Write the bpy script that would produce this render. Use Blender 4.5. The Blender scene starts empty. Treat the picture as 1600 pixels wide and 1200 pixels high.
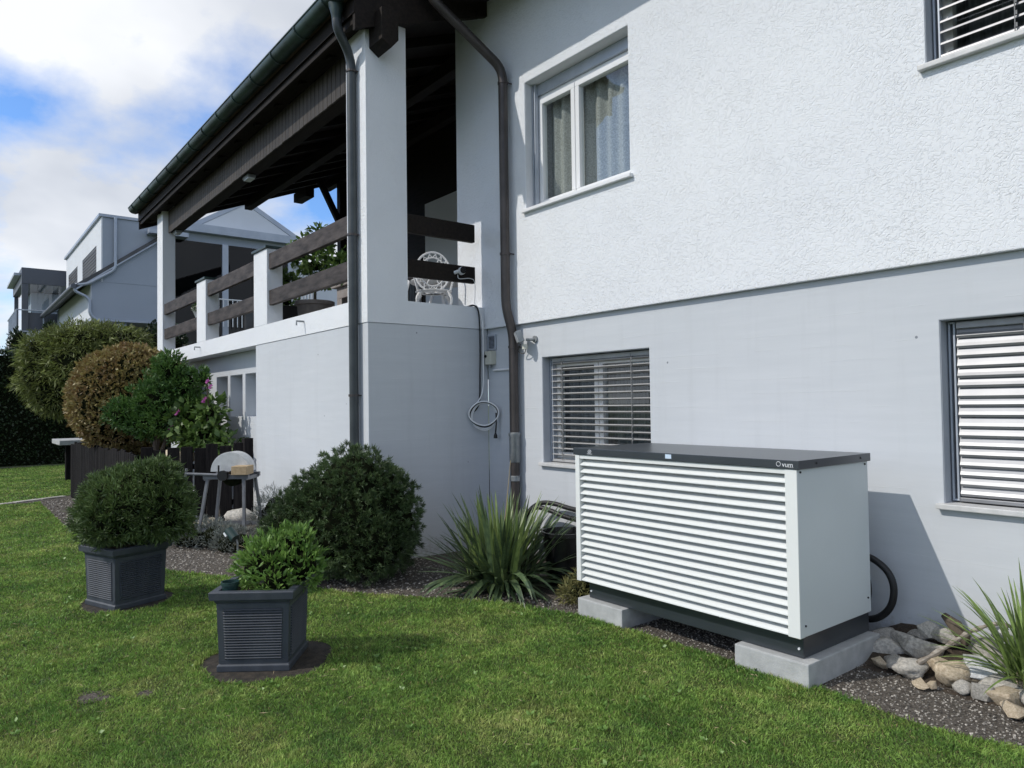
import bpy, bmesh, math, random
import numpy as np
from mathutils import Vector, Matrix, noise as mnoise
R = math.radians
random.seed(7); rng = np.random.default_rng(7)
scene = bpy.context.scene
COL = scene.collection

# ------------------------------------------------------------------ camera
cam_data = bpy.data.cameras.new('camera'); cam = bpy.data.objects.new('camera', cam_data); COL.objects.link(cam)
cam_data.sensor_width = 36.0; cam_data.sensor_fit = 'HORIZONTAL'; cam_data.lens = 36.0*1124.54/1600.0
cam_data.clip_start = 0.05; cam_data.clip_end = 2000
YAW, PIT, ROL = R(38.274), R(1.5223), R(-0.7638)
_fw = Vector((-math.cos(YAW)*math.cos(PIT), math.sin(YAW)*math.cos(PIT), math.sin(PIT)))
_r = _fw.cross(Vector((0, 0, 1))).normalized(); _u = _r.cross(_fw)
_r2 = _r*math.cos(ROL)+_u*math.sin(ROL); _u2 = -_r*math.sin(ROL)+_u*math.cos(ROL)
cam.matrix_world = Matrix(((_r2.x, _u2.x, -_fw.x, 0), (_r2.y, _u2.y, -_fw.y, 0), (_r2.z, _u2.z, -_fw.z, 1.6), (0, 0, 0, 1)))
scene.camera = cam

# ------------------------------------------------------------------ world and sun
SUN = Vector((0.41, 1.0, -1.0)).normalized()          # direction the light travels
world = bpy.data.worlds.new('World'); scene.world = world; world.use_nodes = True
def build_world():
    nt = world.node_tree; N = nt.nodes; L = nt.links; N.clear()
    out = N.new('ShaderNodeOutputWorld'); bg = N.new('ShaderNodeBackground'); bg.inputs[1].default_value = 0.14
    sky = N.new('ShaderNodeTexSky'); sky.sky_type = 'NISHITA'; sky.sun_disc = False
    sky.sun_elevation = math.asin(-SUN.z); sky.sun_rotation = math.atan2(-SUN.x, -SUN.y) % (2*math.pi)
    sky.altitude = 450; sky.air_density = 1.0; sky.dust_density = 0.6; sky.ozone_density = 1.6
    tc = N.new('ShaderNodeTexCoord'); sep = N.new('ShaderNodeSeparateXYZ'); L.new(tc.outputs['Generated'], sep.inputs[0])
    def math_(op, a, b=None, clamp=False):
        m = N.new('ShaderNodeMath'); m.operation = op; m.use_clamp = clamp
        for i, v in enumerate((a, b)):
            if v is None: continue
            if isinstance(v, (int, float)): m.inputs[i].default_value = v
            else: L.new(v, m.inputs[i])
        return m.outputs[0]
    zz = math_('ADD', math_('MAXIMUM', sep.outputs[2], 0.0), 0.32)
    cmb = N.new('ShaderNodeCombineXYZ'); L.new(math_('DIVIDE', sep.outputs[0], zz), cmb.inputs[0]); L.new(math_('DIVIDE', sep.outputs[1], zz), cmb.inputs[1])
    def noise(scale, detail, rough, off, dist=0.0):
        mp = N.new('ShaderNodeMapping'); mp.inputs['Location'].default_value = off; L.new(cmb.outputs[0], mp.inputs[0])
        n = N.new('ShaderNodeTexNoise'); n.inputs['Scale'].default_value = scale; n.inputs['Detail'].default_value = detail
        n.inputs['Roughness'].default_value = rough; n.inputs['Distortion'].default_value = dist; L.new(mp.outputs[0], n.inputs['Vector']); return n.outputs[0]
    big = noise(1.25, 9, 0.54, CLOUD_OFF, 0.1)
    ramp = N.new('ShaderNodeValToRGB'); L.new(big, ramp.inputs[0])
    ramp.color_ramp.elements[0].position = 0.41; ramp.color_ramp.elements[0].color = (0, 0, 0, 1)
    ramp.color_ramp.elements[1].position = 0.52; ramp.color_ramp.elements[1].color = (1, 1, 1, 1)
    sh = noise(1.3, 5, 0.5, (3.1, 7.7, 0), 0.1)
    cr = N.new('ShaderNodeValToRGB'); L.new(sh, cr.inputs[0])
    cr.color_ramp.elements[0].position = 0.40; cr.color_ramp.elements[0].color = (4.5, 4.75, 5.2, 1)
    cr.color_ramp.elements[1].position = 0.60; cr.color_ramp.elements[1].color = (7.0, 7.12, 7.3, 1)
    tint = N.new('ShaderNodeMix'); tint.data_type = 'RGBA'; tint.blend_type = 'MULTIPLY'; tint.inputs[0].default_value = 1.0
    L.new(sky.outputs[0], tint.inputs[6]); tint.inputs[7].default_value = (.80, 1.08, 1.42, 1)
    mix = N.new('ShaderNodeMix'); mix.data_type = 'RGBA'
    L.new(math_('MULTIPLY', ramp.outputs[0], 0.96), mix.inputs[0]); L.new(tint.outputs[2], mix.inputs[6]); L.new(cr.outputs[0], mix.inputs[7])
    L.new(mix.outputs[2], bg.inputs[0]); L.new(bg.outputs[0], out.inputs[0])
CLOUD_OFF = (4.75, 2.25, 0)
build_world()
sd = bpy.data.lights.new('sun', 'SUN'); sd.energy = 2.62; sd.angle = R(0.55); sd.color = (1.0, 0.95, 0.875)
so = bpy.data.objects.new('sun', sd); COL.objects.link(so); so.location = (-8, -14, 20)
so.rotation_euler = (-SUN).to_track_quat('Z', 'Y').to_euler()
vs = scene.view_settings; vs.view_transform = 'Standard'; vs.look = 'None'; vs.exposure = 0.06; vs.gamma = 1.0; vs.use_curve_mapping = False
scene.cycles.use_denoising = True; scene.cycles.use_adaptive_sampling = True; scene.cycles.adaptive_threshold = 0.02
scene.cycles.max_bounces = 6; scene.cycles.diffuse_bounces = 3; scene.cycles.glossy_bounces = 3; scene.cycles.transparent_max_bounces = 10

# ------------------------------------------------------------------ materials
def nodes(m): return m.node_tree.nodes, m.node_tree.links
def mat(name, c1, c2=None, scale=8.0, rough=0.7, metal=0.0, spec=0.5, bump=0.0, bscale=60.0, bdist=0.01, detail=5.0, stretch=(1, 1, 1), lo=0.35, hi=0.65, rand=0.0, attr=None, trans=0.0, coat=0.0):
    m = bpy.data.materials.new(name); m.use_nodes = True; N, L = nodes(m); b = N['Principled BSDF']
    b.inputs['Roughness'].default_value = rough; b.inputs['Metallic'].default_value = metal; b.inputs['Specular IOR Level'].default_value = spec
    if coat: b.inputs['Coat Weight'].default_value = coat
    tc = N.new('ShaderNodeTexCoord'); mp = N.new('ShaderNodeMapping'); mp.inputs['Scale'].default_value = stretch; L.new(tc.outputs['Object'], mp.inputs[0])
    col = None
    if c2 is not None:
        n = N.new('ShaderNodeTexNoise'); n.inputs['Scale'].default_value = scale; n.inputs['Detail'].default_value = detail; n.inputs['Roughness'].default_value = 0.6
        L.new(mp.outputs[0], n.inputs['Vector'])
        fac = n.outputs[0]
        if attr:
            a = N.new('ShaderNodeAttribute'); a.attribute_name = attr; fac = a.outputs['Fac']
        r = N.new('ShaderNodeValToRGB'); L.new(fac, r.inputs[0])
        r.color_ramp.elements[0].position = 0.0 if attr else lo; r.color_ramp.elements[0].color = (*c1, 1)
        r.color_ramp.elements[1].position = 1.0 if attr else hi; r.color_ramp.elements[1].color = (*c2, 1)
        col = r.outputs[0]
    if rand:
        oi = N.new('ShaderNodeObjectInfo'); mr = N.new('ShaderNodeMapRange'); L.new(oi.outputs['Random'], mr.inputs[0])
        mr.inputs[3].default_value = 1-rand; mr.inputs[4].default_value = 1+rand
        mx = N.new('ShaderNodeMix'); mx.data_type = 'RGBA'; mx.blend_type = 'MULTIPLY'; mx.inputs[0].default_value = 1
        if col: L.new(col, mx.inputs[6])
        else: mx.inputs[6].default_value = (*c1, 1)
        L.new(mr.outputs[0], mx.inputs[7]); col = mx.outputs[2]
    if col: L.new(col, b.inputs['Base Color'])
    else: b.inputs['Base Color'].default_value = (*c1, 1)
    if bump:
        n2 = N.new('ShaderNodeTexNoise'); n2.inputs['Scale'].default_value = bscale; n2.inputs['Detail'].default_value = 4; L.new(mp.outputs[0], n2.inputs['Vector'])
        bp = N.new('ShaderNodeBump'); bp.inputs['Strength'].default_value = bump; bp.inputs['Distance'].default_value = bdist
        L.new(n2.outputs[0], bp.inputs['Height']); L.new(bp.outputs[0], b.inputs['Normal'])
    if trans:                                          # thin leaves let light through
        t = N.new('ShaderNodeBsdfTranslucent'); ms = N.new('ShaderNodeMixShader'); ms.inputs[0].default_value = trans
        if col: L.new(col, t.inputs[0])
        else: t.inputs[0].default_value = (*c1, 1)
        o = N['Material Output']; L.new(b.outputs[0], ms.inputs[1]); L.new(t.outputs[0], ms.inputs[2]); L.new(ms.outputs[0], o.inputs[0])
    return m

def stucco_mat():
    m = bpy.data.materials.new('stucco'); m.use_nodes = True; N, L = nodes(m); b = N['Principled BSDF']; b.inputs['Roughness'].default_value = 0.9; b.inputs['Specular IOR Level'].default_value = 0.2
    tc = N.new('ShaderNodeTexCoord')
    n = N.new('ShaderNodeTexNoise'); n.inputs['Scale'].default_value = 0.7; n.inputs['Detail'].default_value = 6; L.new(tc.outputs['Object'], n.inputs['Vector'])
    r = N.new('ShaderNodeValToRGB'); L.new(n.outputs[0], r.inputs[0]); r.color_ramp.elements[0].position = .3; r.color_ramp.elements[1].position = .7
    r.color_ramp.elements[0].color = (.745, .770, .805, 1); r.color_ramp.elements[1].color = (.785, .808, .835, 1); L.new(r.outputs[0], b.inputs['Base Color'])
    # dragged render: a smooth skin with short narrow diagonal grooves, denser in patches
    def groove(ang, sc, seed):
        rt = N.new('ShaderNodeMapping'); rt.inputs['Rotation'].default_value = (0, R(ang), 0); rt.inputs['Location'].default_value = (seed, seed*2, seed*3); L.new(tc.outputs['Object'], rt.inputs[0])
        st = N.new('ShaderNodeMapping'); st.inputs['Scale'].default_value = (.30, 1.0, 1.0); L.new(rt.outputs[0], st.inputs[0])
        w = N.new('ShaderNodeTexNoise'); w.inputs['Scale'].default_value = sc; w.inputs['Detail'].default_value = 2.0; w.inputs['Roughness'].default_value = .5; w.inputs['Distortion'].default_value = .5; L.new(st.outputs[0], w.inputs['Vector'])
        g = N.new('ShaderNodeMapRange'); g.interpolation_type = 'SMOOTHSTEP'; L.new(w.outputs[0], g.inputs[0]); g.inputs[1].default_value = .56; g.inputs[2].default_value = .68; return g.outputs[0]
    g1, g2, g3 = groove(38, 96, 0.0), groove(-20, 86, 3.3), groove(75, 90, 7.1)
    pt = N.new('ShaderNodeTexNoise'); pt.inputs['Scale'].default_value = 3.2; pt.inputs['Detail'].default_value = 3; L.new(tc.outputs['Object'], pt.inputs['Vector'])
    pm = N.new('ShaderNodeMapRange'); L.new(pt.outputs[0], pm.inputs[0]); pm.inputs[1].default_value = .38; pm.inputs[2].default_value = .66; pm.inputs[3].default_value = .6; pm.inputs[4].default_value = 1.0
    def mth(op, x, y):
        q = N.new('ShaderNodeMath'); q.operation = op
        for i_, v_ in enumerate((x, y)):
            if isinstance(v_, (int, float)): q.inputs[i_].default_value = v_
            else: L.new(v_, q.inputs[i_])
        return q.outputs[0]
    gg = mth('MULTIPLY', mth('MAXIMUM', mth('MAXIMUM', g1, mth('MULTIPLY', g2, .7)), mth('MULTIPLY', g3, .6)), pm.outputs[0])
    f = N.new('ShaderNodeTexNoise'); f.inputs['Scale'].default_value = 110; f.inputs['Detail'].default_value = 3; L.new(tc.outputs['Object'], f.inputs['Vector'])
    hgt = mth('SUBTRACT', mth('MULTIPLY', f.outputs[0], .35), gg)
    bp = N.new('ShaderNodeBump'); bp.inputs['Strength'].default_value = .75; bp.inputs['Distance'].default_value = .0045; L.new(hgt, bp.inputs['Height']); L.new(bp.outputs[0], b.inputs['Normal'])
    return m

def concrete_paint_mat():
    m = bpy.data.materials.new('painted_concrete'); m.use_nodes = True; N, L = nodes(m); b = N['Principled BSDF']; b.inputs['Roughness'].default_value = 0.75; b.inputs['Specular IOR Level'].default_value = 0.3
    tc = N.new('ShaderNodeTexCoord')
    mp = N.new('ShaderNodeMapping'); mp.inputs['Scale'].default_value = (.8, .8, 9); L.new(tc.outputs['Object'], mp.inputs[0])
    n = N.new('ShaderNodeTexNoise'); n.inputs['Scale'].default_value = 1.6; n.inputs['Detail'].default_value = 7; n.inputs['Roughness'].default_value = .62; L.new(mp.outputs[0], n.inputs['Vector'])
    n0 = N.new('ShaderNodeTexNoise'); n0.inputs['Scale'].default_value = .55; n0.inputs['Detail'].default_value = 5; L.new(tc.outputs['Object'], n0.inputs['Vector'])
    ad = N.new('ShaderNodeMath'); ad.operation = 'ADD'; L.new(n.outputs[0], ad.inputs[0]); L.new(n0.outputs[0], ad.inputs[1])
    r = N.new('ShaderNodeValToRGB'); L.new(ad.outputs[0], r.inputs[0]); r.color_ramp.elements[0].position = .7; r.color_ramp.elements[1].position = 1.0
    r.color_ramp.elements[0].position = .0
    mr = N.new('ShaderNodeMapRange'); L.new(ad.outputs[0], mr.inputs[0]); mr.inputs[1].default_value = .75; mr.inputs[2].default_value = 1.25; L.new(mr.outputs[0], r.inputs[0])
    r.color_ramp.elements[0].color = (.530, .558, .592, 1); r.color_ramp.elements[1].color = (.580, .606, .638, 1)
    # air holes in the cast concrete
    v = N.new('ShaderNodeTexVoronoi'); v.inputs['Scale'].default_value = 5.5; L.new(tc.outputs['Object'], v.inputs['Vector'])
    hs = N.new('ShaderNodeMath'); hs.operation = 'LESS_THAN'; L.new(v.outputs['Distance'], hs.inputs[0]); hs.inputs[1].default_value = .05
    vc = N.new('ShaderNodeSeparateColor'); L.new(v.outputs['Color'], vc.inputs[0])
    hk = N.new('ShaderNodeMath'); hk.operation = 'LESS_THAN'; L.new(vc.outputs[0], hk.inputs[0]); hk.inputs[1].default_value = .30
    hm = N.new('ShaderNodeMath'); hm.operation = 'MULTIPLY'; L.new(hs.outputs[0], hm.inputs[0]); L.new(hk.outputs[0], hm.inputs[1])
    dk = N.new('ShaderNodeMix'); dk.data_type = 'RGBA'; L.new(hm.outputs[0], dk.inputs[0]); L.new(r.outputs[0], dk.inputs[6]); dk.inputs[7].default_value = (.22, .24, .27, 1)
    spz = N.new('ShaderNodeSeparateXYZ'); L.new(tc.outputs['Object'], spz.inputs[0])
    sn = N.new('ShaderNodeTexNoise'); sn.inputs['Scale'].default_value = 22; sn.inputs['Detail'].default_value = 6; sn.inputs['Roughness'].default_value = .7; L.new(tc.outputs['Object'], sn.inputs['Vector'])
    sz = N.new('ShaderNodeMapRange'); L.new(spz.outputs[2], sz.inputs[0]); sz.inputs[1].default_value = .0; sz.inputs[2].default_value = .42; sz.inputs[3].default_value = .60; sz.inputs[4].default_value = .16
    sm = N.new('ShaderNodeMath'); sm.operation = 'SUBTRACT'; L.new(sz.outputs[0], sm.inputs[0]); L.new(sn.outputs[0], sm.inputs[1]); sk = N.new('ShaderNodeMapRange'); L.new(sm.outputs[0], sk.inputs[0]); sk.inputs[1].default_value = -.08; sk.inputs[2].default_value = .18; sk.inputs[4].default_value = .55
    spl = N.new('ShaderNodeMix'); spl.data_type = 'RGBA'; L.new(sk.outputs[0], spl.inputs[0]); L.new(dk.outputs[2], spl.inputs[6]); spl.inputs[7].default_value = (.27, .25, .22, 1)
    wv = N.new('ShaderNodeMapping'); wv.inputs['Scale'].default_value = (2.2, 2.2, .18); L.new(tc.outputs['Object'], wv.inputs[0])
    sw_ = N.new('ShaderNodeTexNoise'); sw_.inputs['Scale'].default_value = 3.0; sw_.inputs['Detail'].default_value = 6; sw_.inputs['Roughness'].default_value = .65; L.new(wv.outputs[0], sw_.inputs['Vector'])
    swr = N.new('ShaderNodeMapRange'); L.new(sw_.outputs[0], swr.inputs[0]); swr.inputs[1].default_value = .52; swr.inputs[2].default_value = .78; swr.inputs[4].default_value = .30
    stn = N.new('ShaderNodeMix'); stn.data_type = 'RGBA'; L.new(swr.outputs[0], stn.inputs[0]); L.new(spl.outputs[2], stn.inputs[6]); stn.inputs[7].default_value = (.43, .45, .47, 1)
    L.new(stn.outputs[2], b.inputs['Base Color'])
    # board marks: fine horizontal ridges, uneven
    sp = N.new('ShaderNodeSeparateXYZ'); L.new(tc.outputs['Object'], sp.inputs[0])
    wz = N.new('ShaderNodeMath'); wz.operation = 'MULTIPLY_ADD'; L.new(n0.outputs[0], wz.inputs[0]); wz.inputs[1].default_value = .06; L.new(sp.outputs[2], wz.inputs[2])
    mm = N.new('ShaderNodeMath'); mm.operation = 'MULTIPLY'; L.new(wz.outputs[0], mm.inputs[0]); mm.inputs[1].default_value = 1/.105
    fr = N.new('ShaderNodeMath'); fr.operation = 'FRACT'; L.new(mm.outputs[0], fr.inputs[0])
    lt = N.new('ShaderNodeMath'); lt.operation = 'LESS_THAN'; L.new(fr.outputs[0], lt.inputs[0]); lt.inputs[1].default_value = .05
    gt = N.new('ShaderNodeMath'); gt.operation = 'GREATER_THAN'; L.new(n.outputs[0], gt.inputs[0]); gt.inputs[1].default_value = .54
    ml = N.new('ShaderNodeMath'); ml.operation = 'MULTIPLY'; L.new(lt.outputs[0], ml.inputs[0]); L.new(gt.outputs[0], ml.inputs[1])
    h = N.new('ShaderNodeMath'); h.operation = 'MULTIPLY_ADD'; L.new(n.outputs[0], h.inputs[0]); h.inputs[1].default_value = .8; L.new(ml.outputs[0], h.inputs[2])
    bp = N.new('ShaderNodeBump'); bp.inputs['Strength'].default_value = .42; bp.inputs['Distance'].default_value = .0042; L.new(h.outputs[0], bp.inputs['Height']); L.new(bp.outputs[0], b.inputs['Normal'])
    return m

def glass_mat(name, tint=(.9, .95, .95), rough=0.0, dark=0.0, ior=1.5):
    m = bpy.data.materials.new(name); m.use_nodes = True; N, L = nodes(m); N.remove(N['Principled BSDF']); o = N['Material Output']
    t = N.new('ShaderNodeBsdfTransparent'); t.inputs[0].default_value = (*[c*(1-dark) for c in tint], 1)
    g = N.new('ShaderNodeBsdfGlossy'); g.inputs['Roughness'].default_value = rough; g.inputs[0].default_value = (.95, .97, 1, 1)
    lw = N.new('ShaderNodeLayerWeight'); lw.inputs[0].default_value = .5; p4 = N.new('ShaderNodeMath'); p4.operation = 'POWER'; L.new(lw.outputs['Facing'], p4.inputs[0]); p4.inputs[1].default_value = 4.0
    f = N.new('ShaderNodeMath'); f.operation = 'MULTIPLY_ADD'; L.new(p4.outputs[0], f.inputs[0]); r0 = ((ior-1)/(ior+1))**2; f.inputs[1].default_value = 1-r0; f.inputs[2].default_value = r0; f.use_clamp = True
    mx = N.new('ShaderNodeMixShader'); L.new(f.outputs[0], mx.inputs[0]); L.new(t.outputs[0], mx.inputs[1]); L.new(g.outputs[0], mx.inputs[2]); L.new(mx.outputs[0], o.inputs[0])
    return m

def grass_mat():
    m = bpy.data.materials.new('grass_blade'); m.use_nodes = True; N, L = nodes(m); b = N['Principled BSDF']; b.inputs['Roughness'].default_value = .55; b.inputs['Specular IOR Level'].default_value = .3
    ge = N.new('ShaderNodeNewGeometry')
    n = N.new('ShaderNodeTexNoise'); n.inputs['Scale'].default_value = 1.5; n.inputs['Detail'].default_value = 6; n.inputs['Roughness'].default_value = .65; L.new(ge.outputs['Position'], n.inputs['Vector'])
    nf = N.new('ShaderNodeTexNoise'); nf.inputs['Scale'].default_value = 14; nf.inputs['Detail'].default_value = 3; L.new(ge.outputs['Position'], nf.inputs['Vector'])
    av = N.new('ShaderNodeMath'); av.operation = 'MULTIPLY_ADD'; L.new(nf.outputs[0], av.inputs[0]); av.inputs[1].default_value = .55; hv = N.new('ShaderNodeMath'); hv.operation = 'MULTIPLY_ADD'; L.new(n.outputs[0], hv.inputs[0]); hv.inputs[1].default_value = 1.1; hv.inputs[2].default_value = -.325; L.new(hv.outputs[0], av.inputs[2])
    r = N.new('ShaderNodeValToRGB'); L.new(av.outputs[0], r.inputs[0]); e = r.color_ramp.elements
    e[0].position = .30; e[0].color = (.110, .225, .046, 1); e[1].position = .74; e[1].color = (.400, .445, .145, 1)
    k = e.new(.52); k.color = (.225, .350, .076, 1)
    a = N.new('ShaderNodeAttribute'); a.attribute_name = 'shade'
    mr = N.new('ShaderNodeMapRange'); L.new(a.outputs['Fac'], mr.inputs[0]); mr.inputs[3].default_value = .35; mr.inputs[4].default_value = 1.65
    mx = N.new('ShaderNodeMix'); mx.data_type = 'RGBA'; mx.blend_type = 'MULTIPLY'; mx.inputs[0].default_value = 1; L.new(r.outputs[0], mx.inputs[6]); L.new(mr.outputs[0], mx.inputs[7])
    dry = N.new('ShaderNodeMath'); dry.operation = 'GREATER_THAN'; L.new(a.outputs['Fac'], dry.inputs[0]); dry.inputs[1].default_value = .955
    m2 = N.new('ShaderNodeMix'); m2.data_type = 'RGBA'; L.new(dry.outputs[0], m2.inputs[0]); L.new(mx.outputs[2], m2.inputs[6]); m2.inputs[7].default_value = (.34, .28, .13, 1)
    L.new(m2.outputs[2], b.inputs['Base Color'])
    t = N.new('ShaderNodeBsdfTranslucent'); L.new(m2.outputs[2], t.inputs[0]); ms = N.new('ShaderNodeMixShader'); ms.inputs[0].default_value = .3
    L.new(b.outputs[0], ms.inputs[1]); L.new(t.outputs[0], ms.inputs[2]); L.new(ms.outputs[0], N['Material Output'].inputs[0])
    return m

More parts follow.
